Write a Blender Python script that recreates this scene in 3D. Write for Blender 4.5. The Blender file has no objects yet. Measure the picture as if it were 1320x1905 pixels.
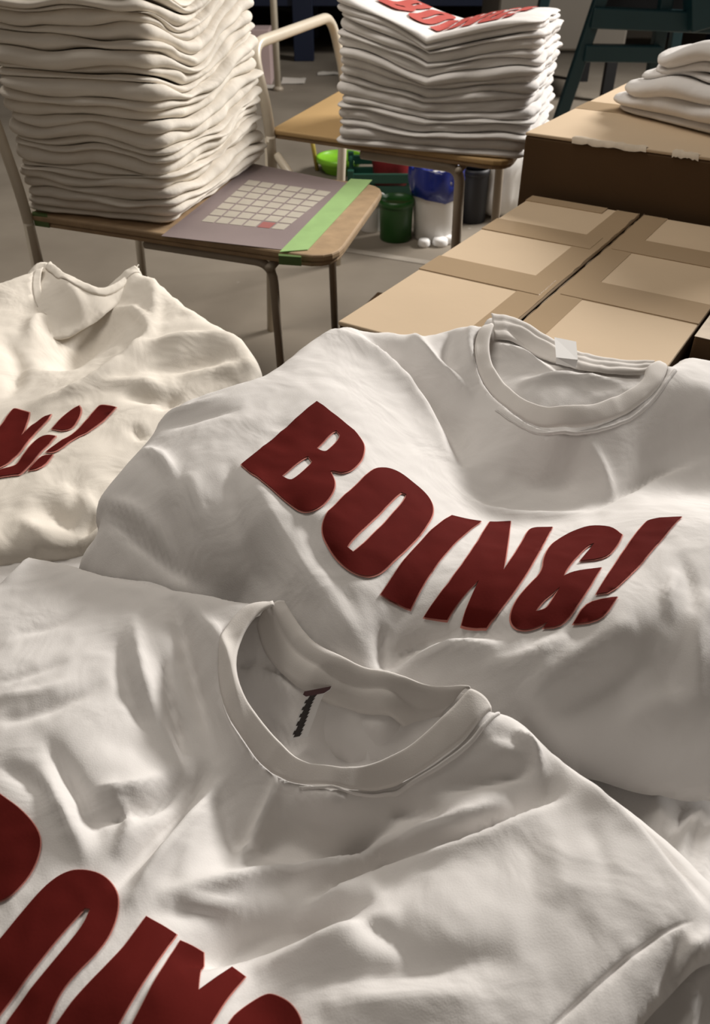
import bpy, math, random
import numpy as np
from mathutils import Vector, noise
from mathutils.geometry import delaunay_2d_cdt

random.seed(7)
SC = bpy.context.scene
COL = SC.collection

# ------------------------------------------------------------------ camera, light, exposure
H = 0.90                      # camera height
PITCH = math.radians(38.0)
FPX = 1520.0                  # focal length in pixels of the 1320x1905 frame
cam = bpy.data.cameras.new('camera')
cam.sensor_fit = 'VERTICAL'
cam.sensor_height = 24.0
cam.lens = FPX / 1905.0 * 24.0
cam.clip_start = 0.02
cam_o = bpy.data.objects.new('camera', cam)
cam_o.location = (0, 0, H)
cam_o.rotation_euler = (math.pi / 2 - PITCH, 0, 0)
COL.objects.link(cam_o)
SC.camera = cam_o
cam.dof.use_dof = True
cam.dof.focus_distance = 0.68
cam.dof.aperture_fstop = 9.0

world = bpy.data.worlds.new('world')
SC.world = world
world.use_nodes = True
world.node_tree.nodes['Background'].inputs[0].default_value = (0.98, 0.86, 0.74, 1)
world.node_tree.nodes['Background'].inputs[1].default_value = 0.14


def area(name, loc, target, sx, sy, power, col):
    l = bpy.data.lights.new(name, 'AREA')
    l.shape = 'RECTANGLE'
    l.size, l.size_y = sx, sy
    l.energy = power
    l.color = col
    o = bpy.data.objects.new(name, l)
    o.location = loc
    o.rotation_euler = (Vector(target) - Vector(loc)).to_track_quat('-Z', 'Y').to_euler()
    COL.objects.link(o)
    return o


area('ceiling_lamp_key', (2.95, 3.4, 2.45), (0.1, 0.8, 0.4), 1.5, 0.6, 235, (1.0, 0.96, 0.91))
area('ceiling_lamp_middle', (-0.6, 1.55, 2.45), (-0.6, 1.5, 0.0), 1.4, 0.5, 22, (1.0, 0.93, 0.84))

vs = SC.view_settings
SC.display_settings.display_device = 'sRGB'
vs.view_transform = 'Standard'
vs.look = 'None'
vs.exposure = 0.0
vs.gamma = 1.0
vs.use_curve_mapping = False


# ------------------------------------------------------------------ geometry of the view (used to survey positions)
def ray(px, py):
    X = (px - 660.0) / FPX
    Y = (952.5 - py) / FPX
    return (X, math.cos(PITCH) + Y * math.sin(PITCH), -math.sin(PITCH) + Y * math.cos(PITCH))


def pt(px, py, h):
    """point at h metres below the camera"""
    d = ray(px, py)
    t = h / -d[2]
    return Vector((d[0] * t, d[1] * t, H - h))


def pty(px, py, y):
    d = ray(px, py)
    t = y / d[1]
    return Vector((d[0] * t, y, H + d[2] * t))


def T(ox, oy, s):
    return lambda pts: [(ox + x / s, oy + y / s) for x, y in pts]


# ------------------------------------------------------------------ materials
def new_mat(name):
    m = bpy.data.materials.new(name)
    m.use_nodes = True
    nt = m.node_tree
    b = nt.nodes['Principled BSDF']
    return m, nt, b


def simple(name, col, rough=0.6, metal=0.0, var=0.0, scale=30.0, bump=0.0, bscale=200.0, spec=0.5):
    m, nt, b = new_mat(name)
    b.inputs['Base Color'].default_value = (*col, 1)
    b.inputs['Roughness'].default_value = rough
    b.inputs['Metallic'].default_value = metal
    b.inputs['Specular IOR Level'].default_value = spec
    tc = nt.nodes.new('ShaderNodeTexCoord')
    if var > 0:
        n = nt.nodes.new('ShaderNodeTexNoise')
        n.inputs['Scale'].default_value = scale
        n.inputs['Detail'].default_value = 5
        nt.links.new(tc.outputs['Object'], n.inputs['Vector'])
        mx = nt.nodes.new('ShaderNodeMix')
        mx.data_type = 'RGBA'
        mx.inputs[6].default_value = (*[c * (1 - var) for c in col], 1)
        mx.inputs[7].default_value = (*[min(1, c * (1 + var)) for c in col], 1)
        nt.links.new(n.outputs['Fac'], mx.inputs[0])
        nt.links.new(mx.outputs[2], b.inputs['Base Color'])
    if bump > 0:
        n2 = nt.nodes.new('ShaderNodeTexNoise')
        n2.inputs['Scale'].default_value = bscale
        n2.inputs['Detail'].default_value = 4
        nt.links.new(tc.outputs['Object'], n2.inputs['Vector'])
        bp = nt.nodes.new('ShaderNodeBump')
        bp.inputs['Strength'].default_value = bump
        bp.inputs['Distance'].default_value = 0.002
        nt.links.new(n2.outputs['Fac'], bp.inputs['Height'])
        nt.links.new(bp.outputs['Normal'], b.inputs['Normal'])
    return m


M = {}
M['cloth'] = simple('white_cotton', (0.76, 0.735, 0.715), 0.95, var=0.03, scale=14, bump=0.10, bscale=900, spec=0.1)
M['cloth_warm'] = simple('cream_cotton', (0.80, 0.745, 0.665), 0.95, var=0.03, scale=14, bump=0.10, bscale=900, spec=0.1)


def crumple_relief(m, strength):
    nt = m.node_tree
    b = nt.nodes['Principled BSDF']
    old = b.inputs['Normal'].links[0].from_node
    tc = nt.nodes.new('ShaderNodeTexCoord')
    n = nt.nodes.new('ShaderNodeTexNoise')
    n.inputs['Scale'].default_value = 16
    n.inputs['Detail'].default_value = 3
    n.inputs['Distortion'].default_value = 0.8
    bp = nt.nodes.new('ShaderNodeBump')
    bp.inputs['Strength'].default_value = strength
    bp.inputs['Distance'].default_value = 0.012
    nt.links.new(tc.outputs['Object'], n.inputs['Vector'])
    nt.links.new(n.outputs['Fac'], bp.inputs['Height'])
    nt.links.new(bp.outputs['Normal'], old.inputs['Normal'])


crumple_relief(M['cloth'], 0.30)
crumple_relief(M['cloth_warm'], 0.35)
M['rib'] = simple('rib_knit', (0.74, 0.705, 0.67), 0.95, bump=0.12, bscale=1200, spec=0.1)
M['print'] = simple('red_print', (0.100, 0.010, 0.008), 0.85, var=0.16, scale=40, bump=0.05, bscale=500, spec=0.06)
M['print_edge'] = simple('print_edge_pink', (0.62, 0.24, 0.20), 0.8, spec=0.1)
M['print_lit'] = simple('red_print_lit', (0.46, 0.085, 0.07), 0.7, var=0.1, scale=60, spec=0.2)  # same red print, the stronger light on it put into a lighter red
M['tag_white'] = simple('tag_white', (0.88, 0.87, 0.86), 0.7)
M['tag_dark'] = simple('tag_ink', (0.035, 0.028, 0.026), 0.7)
M['tag_maroon'] = simple('tag_maroon', (0.11, 0.05, 0.055), 0.7)
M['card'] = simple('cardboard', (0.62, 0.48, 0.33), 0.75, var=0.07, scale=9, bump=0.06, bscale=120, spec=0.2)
M['card_shaded'] = simple('cardboard_shaded', (0.10, 0.058, 0.028), 0.8, var=0.12, scale=8, spec=0.2)  # shade on the carton sides is put into this darker brown
M['card_edge'] = simple('cardboard_torn_edge', (0.62, 0.52, 0.40), 0.7, var=0.2, scale=90)
M['tape'] = simple('brown_parcel_tape', (0.44, 0.32, 0.20), 0.28, var=0.05, scale=12, bump=0.05, bscale=60, spec=0.6)
M['gap'] = simple('dark_gap', (0.015, 0.012, 0.010), 0.9)
M['wood'] = simple('seat_plywood', (0.50, 0.33, 0.15), 0.5, var=0.1, scale=6)
M['wood_edge'] = simple('worn_wood_edge', (0.40, 0.275, 0.16), 0.6, var=0.35, scale=40)
M['steel'] = simple('cream_painted_steel', (0.62, 0.55, 0.44), 0.35, var=0.08, scale=30)
M['steel_dull'] = simple('brown_grey_steel', (0.38, 0.32, 0.25), 0.45, var=0.15, scale=25)
M['mat_purple'] = simple('purple_grey_sheet', (0.27, 0.215, 0.215), 0.5, var=0.12, scale=12)
M['mat_cell'] = simple('pale_cell', (0.50, 0.46, 0.39), 0.55, var=0.15, scale=40)
M['tape_green'] = simple('green_tape', (0.33, 0.52, 0.21), 0.5, var=0.2, scale=25, bump=0.1, bscale=150)
M['tape_green_dark'] = simple('dark_green_tape', (0.10, 0.17, 0.05), 0.5)
M['red_stain'] = simple('red_mark', (0.35, 0.12, 0.11), 0.7)
M['white_plastic'] = simple('white_plastic', (0.72, 0.70, 0.67), 0.4, var=0.08, scale=18)
M['blue_plastic'] = simple('blue_film', (0.012, 0.025, 0.22), 0.3, spec=0.6)
M['black_plastic'] = simple('black_plastic', (0.005, 0.005, 0.008), 0.5)
M['green_bottle'] = simple('dark_green_plastic', (0.012, 0.075, 0.010), 0.35, var=0.3, scale=12)
M['green_cap'] = simple('bright_green_ink', (0.03, 0.20, 0.03), 0.4)
M['lime'] = simple('lime_plastic', (0.26, 0.62, 0.035), 0.35)
M['yellow'] = simple('yellow_paint', (0.45, 0.33, 0.06), 0.5)
M['crate_green'] = simple('bottle_green_crate', (0.012, 0.07, 0.045), 0.5)
M['red_plastic'] = simple('red_plastic', (0.38, 0.035, 0.04), 0.5, var=0.3, scale=30)
M['teal'] = simple('teal_paint', (0.004, 0.028, 0.034), 0.4, var=0.2, scale=10)
M['blue_steel'] = simple('blue_rack_paint', (0.005, 0.011, 0.034), 0.5)
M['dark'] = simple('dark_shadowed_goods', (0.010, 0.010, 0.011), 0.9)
M['pinkish'] = simple('pale_pink_card', (0.50, 0.38, 0.37), 0.7)
M['paper'] = simple('paper', (0.62, 0.58, 0.52), 0.8)
M['grey_panel'] = simple('grey_brown_panel', (0.14, 0.125, 0.105), 0.6, var=0.1, scale=4)
M['table'] = simple('table_board', (0.40, 0.31, 0.21), 0.6, var=0.1, scale=6)


def floor_mat():
    m, nt, b = new_mat('worn_concrete')
    tc = nt.nodes.new('ShaderNodeTexCoord')
    n1 = nt.nodes.new('ShaderNodeTexNoise'); n1.inputs['Scale'].default_value = 2.2; n1.inputs['Detail'].default_value = 8
    r1 = nt.nodes.new('ShaderNodeValToRGB')
    r1.color_ramp.elements[0].position = 0.3; r1.color_ramp.elements[0].color = (0.20, 0.17, 0.135, 1)
    r1.color_ramp.elements[1].position = 0.75; r1.color_ramp.elements[1].color = (0.30, 0.26, 0.21, 1)
    v = nt.nodes.new('ShaderNodeTexVoronoi'); v.inputs['Scale'].default_value = 9.0; v.inputs['Randomness'].default_value = 1.0
    n3 = nt.nodes.new('ShaderNodeTexNoise'); n3.inputs['Scale'].default_value = 30; n3.inputs['Detail'].default_value = 3
    ad = nt.nodes.new('ShaderNodeMath'); ad.operation = 'MULTIPLY_ADD'; ad.inputs[1].default_value = 0.22; 
    r2 = nt.nodes.new('ShaderNodeValToRGB')
    r2.color_ramp.elements[0].position = 0.135; r2.color_ramp.elements[0].color = (1, 1, 1, 1)
    r2.color_ramp.elements[1].position = 0.165; r2.color_ramp.elements[1].color = (0, 0, 0, 1)
    mx = nt.nodes.new('ShaderNodeMix'); mx.data_type = 'RGBA'; mx.inputs[7].default_value = (0.42, 0.38, 0.33, 1)
    for n in (n1, v, n3):
        nt.links.new(tc.outputs['Object'], n.inputs['Vector'])
    nt.links.new(n1.outputs['Fac'], r1.inputs['Fac'])
    nt.links.new(n3.outputs['Fac'], ad.inputs[0])
    nt.links.new(v.outputs['Distance'], ad.inputs[2])
    nt.links.new(ad.outputs[0], r2.inputs['Fac'])
    nt.links.new(r2.outputs['Color'], mx.inputs[0])
    nt.links.new(r1.outputs['Color'], mx.inputs[6])
    nt.links.new(mx.outputs[2], b.inputs['Base Color'])
    b.inputs['Roughness'].default_value = 0.62
    b.inputs['Specular IOR Level'].default_value = 0.3
    return m


M['floor'] = floor_mat()


# ------------------------------------------------------------------ object helpers
def mesh_obj(name, verts, faces, mat, parent=None, smooth=True, loc=None):
    me = bpy.data.meshes.new(name)
    me.from_pydata([tuple(v) for v in verts], [], [tuple(f) for f in faces])
    me.update()
    if smooth:
        me.polygons.foreach_set('use_smooth', [True] * len(me.polygons))
    me.materials.append(mat)
    o = bpy.data.objects.new(name, me)
    COL.objects.link(o)
    if parent is not None:
        o.parent = parent
        o.matrix_parent_inverse = Vector_inv(parent)
    return o


def Vector_inv(parent):
    from mathutils import Matrix
    return Matrix.Translation(-Vector(parent.location))


def thing(name, label, cat, loc=(0, 0, 0), group=None):
    o = bpy.data.objects.new(name, None)
    o.empty_display_size = 0.05
    o.location = loc
    COL.objects.link(o)
    return tag(o, label, cat, group)


def tag(o, label, cat, group=None):
    o['label'] = label
    o['category'] = cat
    if group:
        o['group'] = group
    return o


def struct(o):
    o['kind'] = 'structure'
    return o


def bevel(o, w, seg=2):
    b = o.modifiers.new('bevel', 'BEVEL')
    b.width = w
    b.segments = seg
    b.limit_method = 'ANGLE'
    return o


def prism(name, poly, z0, z1, mat, parent=None, bev=0.0, smooth=False):
    """poly: list of (x,y) counter-clockwise"""
    n = len(poly)
    a = sum(poly[i][0] * poly[(i + 1) % n][1] - poly[(i + 1) % n][0] * poly[i][1] for i in range(n))
    if a < 0:
        poly = poly[::-1]
    v = [(p[0], p[1], z0) for p in poly] + [(p[0], p[1], z1) for p in poly]
    f = [tuple(range(n - 1, -1, -1)), tuple(range(n, 2 * n))]
    f += [(i, (i + 1) % n, n + (i + 1) % n, n + i) for i in range(n)]
    o = mesh_obj(name, v, f, mat, parent, smooth)
    if bev:
        bevel(o, bev)
    return o


def box(name, c, s, mat, parent=None, bev=0.0, rz=0.0):
    cs, sn = math.cos(rz), math.sin(rz)
    poly = []
    for sx, sy in ((-1, -1), (1, -1), (1, 1), (-1, 1)):
        x, y = sx * s[0] / 2, sy * s[1] / 2
        poly.append((c[0] + x * cs - y * sn, c[1] + x * sn + y * cs))
    return prism(name, poly, c[2] - s[2] / 2, c[2] + s[2] / 2, mat, parent, bev)


def round_poly(poly, r, seg=5):
    """round the corners of a closed polygon; r may be a list"""
    out = []
    n = len(poly)
    for i in range(n):
        p0, p1, p2 = Vector(poly[i - 1][:2]), Vector(poly[i][:2]), Vector(poly[(i + 1) % n][:2])
        rr = r[i] if isinstance(r, (list, tuple)) else r
        if rr <= 0:
            out.append(tuple(p1)); continue
        a = p1 + (p0 - p1).normalized() * rr
        b = p1 + (p2 - p1).normalized() * rr
        for k in range(seg + 1):
            t = k / seg
            q = a * (1 - t) ** 2 + p1 * 2 * t * (1 - t) + b * t * t
            out.append((q.x, q.y))
    return out


def bez_path(pts, r, seg=6):
    """round the inner corners of an open 3D polyline"""
    pts = [Vector(p) for p in pts]
    out = [pts[0]]
    for i in range(1, len(pts) - 1):
        p0, p1, p2 = pts[i - 1], pts[i], pts[i + 1]
        ra = min(r, (p0 - p1).length * 0.48)
        rb = min(r, (p2 - p1).length * 0.48)
        a = p1 + (p0 - p1).normalized() * ra
        b = p1 + (p2 - p1).normalized() * rb
        for k in range(seg + 1):
            t = k / seg
            out.append(a * (1 - t) ** 2 + p1 * 2 * t * (1 - t) + b * t * t)
    out.append(pts[-1])
    return out


def tube(name, pts, r, mat, parent=None, n=10):
    pts = [Vector(p) for p in pts]
    V, F = [], []
    up = None
    for i, p in enumerate(pts):
        d = (pts[min(i + 1, len(pts) - 1)] - pts[max(i - 1, 0)]).normalized()
        if up is None:
            up = d.orthogonal().normalized()
        else:
            up = (up - d * up.dot(d)).normalized()
        s = d.cross(up)
        for k in range(n):
            a = 2 * math.pi * k / n
            V.append(p + (up * math.cos(a) + s * math.sin(a)) * r)
    for i in range(len(pts) - 1):
        for k in range(n):
            F.append((i * n + k, i * n + (k + 1) % n, (i + 1) * n + (k + 1) % n, (i + 1) * n + k))
    F.append(tuple(range(n - 1, -1, -1)))
    F.append(tuple(range((len(pts) - 1) * n, len(pts) * n)))
    return mesh_obj(name, V, F, mat, parent)


def lathe(name, prof, c, mat, parent=None, n=28, wob=None):
    V, F = [], []
    for j, (r, z) in enumerate(prof):
        for k in range(n):
            a = 2 * math.pi * k / n
            rr, zz = (r, z) if wob is None else wob(r, z, a, j)
            V.append((c[0] + rr * math.cos(a), c[1] + rr * math.sin(a), c[2] + zz))
    for j in range(len(prof) - 1):
        for k in range(n):
            F.append((j * n + k, j * n + (k + 1) % n, (j + 1) * n + (k + 1) % n, (j + 1) * n + k))
    F.append(tuple(range(n - 1, -1, -1)))
    F.append(tuple(range((len(prof) - 1) * n, len(prof) * n)))
    return mesh_obj(name, V, F, mat, parent)


# ------------------------------------------------------------------ setting
struct(mesh_obj('floor', [(-8, -1.5, 0), (8, -1.5, 0), (8, 9, 0), (-8, 9, 0)], [(0, 1, 2, 3)], M['floor'], smooth=False))
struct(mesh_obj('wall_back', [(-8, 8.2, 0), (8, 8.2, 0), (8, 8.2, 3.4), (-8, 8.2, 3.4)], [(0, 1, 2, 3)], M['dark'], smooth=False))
struct(mesh_obj('shade_cover', [(-8, 4.15, 2.1), (8, 4.15, 2.1), (8, 8.2, 2.1), (-8, 8.2, 2.1)], [(3, 2, 1, 0)], M['dark'], smooth=False))  # unseen low cover, added to keep ambient light off the far floor
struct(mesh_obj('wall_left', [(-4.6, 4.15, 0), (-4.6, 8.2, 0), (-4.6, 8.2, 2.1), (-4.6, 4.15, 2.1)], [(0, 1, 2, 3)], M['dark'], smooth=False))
_a, _b = pt(560, 452, H), pt(800, 490, H)
_d = (_b - _a).normalized(); _n = Vector((-_d.y, _d.x, 0)) * 0.016
_a -= _d * 0.25; _b += _d * 0.6
struct(prism('trim_1', [(p.x, p.y) for p in (_a - _n, _b - _n, _b + _n, _a + _n)], 0.0, 0.0015,
             simple('pale_floor_line', (0.34, 0.30, 0.25), 0.7, var=0.2, scale=20)))


# ------------------------------------------------------------------ cloth machinery
def rbf_fit(P, Z, reg=1e-3):
    n = len(P)
    d = np.linalg.norm(P[:, None] - P[None], axis=2)
    K = np.where(d > 0, d * d * np.log(d + 1e-12), 0) + reg * np.eye(n) * 0.01
    Q = np.hstack([np.ones((n, 1)), P])
    A = np.block([[K, Q], [Q.T, np.zeros((3, 3))]])
    w = np.linalg.solve(A, np.concatenate([Z, np.zeros(3)]))

    def f(XY):
        XY = np.atleast_2d(XY)
        out = np.empty(len(XY))
        for s in range(0, len(XY), 20000):
            B = XY[s:s + 20000]
            dd = np.linalg.norm(B[:, None] - P[None], axis=2)
            K2 = np.where(dd > 0, dd * dd * np.log(dd + 1e-12), 0)
            out[s:s + 20000] = K2 @ w[:n] + w[n] + B @ w[n + 1:]
        return out
    return f


def seg_dist(XY, poly, closed=False):
    """unsigned distance, signed side, arc parameter of the nearest point"""
    poly = np.asarray(poly, float)
    a = poly
    b = np.roll(poly, -1, axis=0)
    if not closed:
        a, b = a[:-1], b[:-1]
    L = np.linalg.norm(b - a, axis=1)
    cum = np.concatenate([[0], np.cumsum(L)])
    best = np.full(len(XY), 1e9); side = np.zeros(len(XY)); arc = np.zeros(len(XY))
    for i in range(len(a)):
        d = b[i] - a[i]
        if L[i] < 1e-9:
            continue
        r = XY - a[i]
        t = np.clip((r @ d) / (L[i] ** 2), 0, 1)
        q = r - t[:, None] * d
        dd = np.hypot(q[:, 0], q[:, 1])
        m = dd < best
        best[m] = dd[m]
        side[m] = (d[0] * r[m, 1] - d[1] * r[m, 0]) / L[i]
        arc[m] = (cum[i] + t[m] * L[i]) / cum[-1]
    return best, side, arc


def inside(XY, poly):
    poly = np.asarray(poly)
    x, y = XY[:, 0], XY[:, 1]
    c = np.zeros(len(XY), bool)
    n = len(poly)
    j = n - 1
    for i in range(n):
        xi, yi = poly[i]; xj, yj = poly[j]
        if yi != yj:
            m = ((yi > y) != (yj > y)) & (x < (xj - xi) * (y - yi) / (yj - yi) + xi)
            c ^= m
        j = i
    return c


def resample(pts, step, closed=True):
    P = np.asarray(pts, float)
    if closed:
        P = np.vstack([P, P[:1]])
    out = []
    for a, b in zip(P[:-1], P[1:]):
        n = max(1, int(round(np.linalg.norm(b - a) / step)))
        for k in range(n):
            out.append(a + (b - a) * k / n)
    if not closed:
        out.append(P[-1])
    return np.array(out)


def chaikin(pts, it=2, closed=True):
    P = [np.asarray(p, float) for p in pts]
    for _ in range(it):
        Q = []
        n = len(P)
        rng = range(n) if closed else range(n - 1)
        if not closed:
            Q.append(P[0])
        for i in rng:
            a, b = P[i], P[(i + 1) % n]
            Q += [a * .75 + b * .25, a * .25 + b * .75]
        if not closed:
            Q.append(P[-1])
        P = Q
    return np.array(P)


def soft_corners(pts, maxturn=55):
    """smooth only the gentle turns of a traced closed outline, keep sharp corners"""
    P = [np.asarray(p, float) for p in pts]
    for _ in range(2):
        Q = []
        n = len(P)
        for i in range(n):
            a, b, c = P[i - 1], P[i], P[(i + 1) % n]
            u, v = b - a, c - b
            cu = (u @ v) / (np.linalg.norm(u) * np.linalg.norm(v) + 1e-12)
            if math.degrees(math.acos(max(-1, min(1, cu)))) < maxturn:
                Q += [b * .75 + a * .25, b * .75 + c * .25]
            else:
                Q.append(b)
        P = Q
    return np.array(P)


def fill(outline, holes, spacing, extra=None):
    """triangulated region: outline and holes are (n,2) arrays"""
    loops = [resample(outline, spacing)] + [resample(h, spacing) for h in holes]
    lo, hi = loops[0].min(0), loops[0].max(0)
    gx = np.arange(lo[0], hi[0], spacing)
    gy = np.arange(lo[1], hi[1], spacing * 0.87)
    X, Y = np.meshgrid(gx, gy)
    X[1::2] += spacing / 2
    G = np.stack([X.ravel(), Y.ravel()], 1)
    if extra is not None and len(extra):
        dm = np.full(len(G), 1e9)
        for e in extra:
            dm = np.minimum(dm, seg_dist(G, e)[0])
        G = G[dm > spacing * 0.75]
        add = []
        for e in extra:
            R = resample(e, spacing * 0.8, closed=False)
            tg = np.gradient(R, axis=0); tg /= np.linalg.norm(tg, axis=1)[:, None] + 1e-9
            nn = np.stack([-tg[:, 1], tg[:, 0]], 1)
            for o in (-0.5, -0.3, -0.12, 0.12, 0.3, 0.5):
                add.append(R + nn * o * spacing)
        G = np.vstack([G] + add)
    G = G[inside(G, outline)]
    for h in holes:
        G = G[~inside(G, h)]
    dm = np.full(len(G), 1e9)
    for l in loops:
        dm = np.minimum(dm, seg_dist(G, l, True)[0])
    G = G[dm > spacing * 0.45]
    V = [Vector(p) for l in loops for p in l] + [Vector(p) for p in G]
    E = []
    o = 0
    for l in loops:
        n = len(l)
        E += [(o + i, o + (i + 1) % n) for i in range(n)]
        o += n
    v, _, f, _, _, _ = delaunay_2d_cdt(V, E, [], 0, 1e-7)
    v = np.array([(p.x, p.y) for p in v])
    f = np.array([tuple(t) for t in f if len(t) == 3])
    c = v[f].mean(1)
    keep = inside(c, outline)
    for h in holes:
        keep &= ~inside(c, h)
    f = f[keep]
    # counter-clockwise
    a = v[f]
    ar = (a[:, 1, 0] - a[:, 0, 0]) * (a[:, 2, 1] - a[:, 0, 1]) - (a[:, 1, 1] - a[:, 0, 1]) * (a[:, 2, 0] - a[:, 0, 0])
    f = f[np.abs(ar) > 1e-12]; ar = ar[np.abs(ar) > 1e-12]
    f[ar < 0] = f[ar < 0][:, ::-1]
    return v, f


def vnoise(XY, scale, seed, oct=2):
    out = np.empty(len(XY))
    for i, (x, y) in enumerate(XY):
        out[i] = noise.fractal(Vector((x * scale + seed * 3.1, y * scale - seed * 1.7, seed)), 1.0, 2.0, oct)
    return out


class Flat:
    def __init__(self, outline, z):
        self.outline, self.zz = outline, z

    def z(self, XY, wr=True):
        return np.full(len(XY), self.zz)


class Cloth:
    """a shirt surface: a broad shape through surveyed heights, plus folds along lines"""

    def __init__(self, ctrl, mpp, folds=(), wrinkle=0.0012, seed=1, under=None, clear=0.004, gain=1.5):
        P = np.array([pt(*c) for c in ctrl])
        self.base = rbf_fit(P[:, :2], P[:, 2])
        self.mpp = mpp
        self.wr = wrinkle
        self.seed = seed
        self.under = under
        self.clear = clear
        self.roll = None
        self.folds = []
        for pts, sl, sr, amp in folds:
            w = self.to_xy(chaikin(pts, 2, closed=False))
            self.folds.append((w, sl * mpp, sr * mpp, amp * 0.001 * gain))

    def to_xy(self, pts):
        D = np.array([ray(*p) for p in pts])
        t = np.full(len(D), (0.42 / -D[:, 2]))
        for _ in range(25):
            XY = D[:, :2] * t[:, None]
            z = self.base(XY)
            t = 0.5 * t + 0.5 * (H - z) / -D[:, 2]
        return D[:, :2] * t[:, None]

    def to_xy_full(self, pts):
        D = np.array([ray(*p) for p in pts])
        t = np.full(len(D), (0.42 / -D[:, 2]))
        for k in range(36):
            z = self.base(D[:, :2] * t[:, None]) if k < 16 else self.z(D[:, :2] * t[:, None], wr=False)
            g = 0.5 if k < 16 else 0.35
            t = (1 - g) * t + g * (H - z) / -D[:, 2]
        return D[:, :2] * t[:, None]

    def z(self, XY, wr=True):
        XY = np.atleast_2d(np.asarray(XY, float))
        z = self.base(XY)
        for w, sl, sr, amp in self.folds:
            lo, hi = w.min(0) - 4 * max(sl, sr), w.max(0) + 4 * max(sl, sr)
            m = np.all((XY > lo) & (XY < hi), axis=1)
            if not m.any():
                continue
            d, side, arc = seg_dist(XY[m], w)
            s = (sl + sr) / 2 + (sl - sr) / 2 * np.clip(side / (d + 1e-6), -1, 1)
            ln = np.linalg.norm(np.diff(w, axis=0), axis=1).sum() / (sl + sr)
            if ln < 2.2:
                z[m] += 0.75 * amp * np.exp(-(d / s) ** 2)
                continue
            tap = np.sin(np.pi * np.clip(arc, 0, 1)) ** 0.85
            z[m] += 1.08 * amp * (0.03 + 0.97 * tap) * np.exp(-(d / s) ** 1.5)
        if wr and self.wr:
            z += self.wr * (vnoise(XY, 22, self.seed) + 0.55 * (1 - 2 * np.abs(vnoise(XY, 34, self.seed + 5))))
        if self.roll is not None:
            line, r, drop = self.roll
            d, _, _ = seg_dist(XY, line)
            q = np.clip(1 - d / r, 0, 1)
            z -= drop * (1 - np.sqrt(np.clip(1 - q * q, 0, 1)))
        if self.under is not None:
            for u in self.under:
                m = inside(XY, u.outline)
                if m.any():
                    zu = u.z(XY[m], wr=True) + self.clear
                    a = z[m] - zu
                    z[m] = zu + 0.5 * (a + np.sqrt(a * a + 0.003 ** 2))
        return z

    def surface(self, name, outline, spacing, mat, parent, holes=(), extra=None, dz=0.0, thick=0.0014):
        v, f = fill(outline, list(holes), spacing, extra)
        z = self.z(v) + dz
        o = mesh_obj(name, np.column_stack([v, z]), f.tolist(), mat, parent)
        if thick:
            s = o.modifiers.new('thickness', 'SOLIDIFY')
            s.thickness = thick
            s.offset = -1
        return o


def band(name, inner, outer, zf, mat, parent, lift=0.003, bump=0.003, lobes=1, nc=13, n=90, ends=0.0, thick=0.001):
    """a knitted band between two traced lines (both given in world xy), following height function zf"""
    def rs(P):
        P = chaikin(P, 2, closed=False)
        L = np.concatenate([[0], np.cumsum(np.linalg.norm(np.diff(P, axis=0), axis=1))])
        s = np.linspace(0, L[-1], n)
        return np.stack([np.interp(s, L, P[:, 0]), np.interp(s, L, P[:, 1])], 1)
    A, B = rs(inner), rs(outer)
    rows, V = [], []
    for c in range(nc):
        q = c / (nc - 1)
        XY = A * (1 - q) + B * q
        edge = math.sqrt(max(0.0, 1 - (2 * q - 1) ** 2))
        if lobes > 1:
            edge = 0.55 * edge + 0.45 * abs(math.sin(math.pi * lobes * q))
        z = zf(XY) + lift * (1 if 0 < c < nc - 1 else 0.6) + bump * edge
        V.append(np.column_stack([XY, z]))
    V = np.concatenate(V)
    F = []
    for c in range(nc - 1):
        for i in range(n - 1):
            F.append((c * n + i, c * n + i + 1, (c + 1) * n + i + 1, (c + 1) * n + i))
    # keep faces pointing up
    p = V[list(F[len(F) // 2])]
    if np.cross(p[1] - p[0], p[2] - p[0])[2] < 0:
        F = [g[::-1] for g in F]
    o = mesh_obj(name, V, F, mat, parent)
    s = o.modifiers.new('thickness', 'SOLIDIFY'); s.thickness = thick; s.offset = -1
    return o


def offset_loop(P, d):
    P = np.asarray(P, float)
    a = np.sum(P[:, 0] * np.roll(P[:, 1], -1) - np.roll(P[:, 0], -1) * P[:, 1])
    sgn = 1 if a > 0 else -1
    e = np.roll(P, -1, 0) - P
    e /= np.linalg.norm(e, axis=1)[:, None] + 1e-12
    nrm = np.stack([e[:, 1], -e[:, 0]], 1) * sgn
    nv = nrm + np.roll(nrm, 1, 0)
    nv /= np.linalg.norm(nv, axis=1)[:, None] + 1e-9
    return P + nv * d


def letters(cloth, items, parent, mat, edge_mat, spacing=0.004, edge=0.0009):
    """items: list of (name, [outer pixel loops], [hole loops])"""
    pr = None
    for nm, outers, holes in items:
        for k, o in enumerate(outers):
            O = cloth.to_xy_full(soft_corners(o))
            Hs = [cloth.to_xy_full(soft_corners(h)) for h in holes] if k == 0 else []
            v, f = fill(O, Hs, spacing)
            z = cloth.z(v) + 0.0022
            l = mesh_obj(nm if k == 0 else nm + '_dot', np.column_stack([v, z]), f.tolist(), mat, parent)
            if edge:
                v, f = fill(offset_loop(O, edge), [offset_loop(h, -edge) for h in Hs], spacing)
                z = cloth.z(v) + 0.0014
                e = mesh_obj('print_edge', np.column_stack([v, z]), f.tolist(), edge_mat, None)
                e.parent = l


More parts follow.
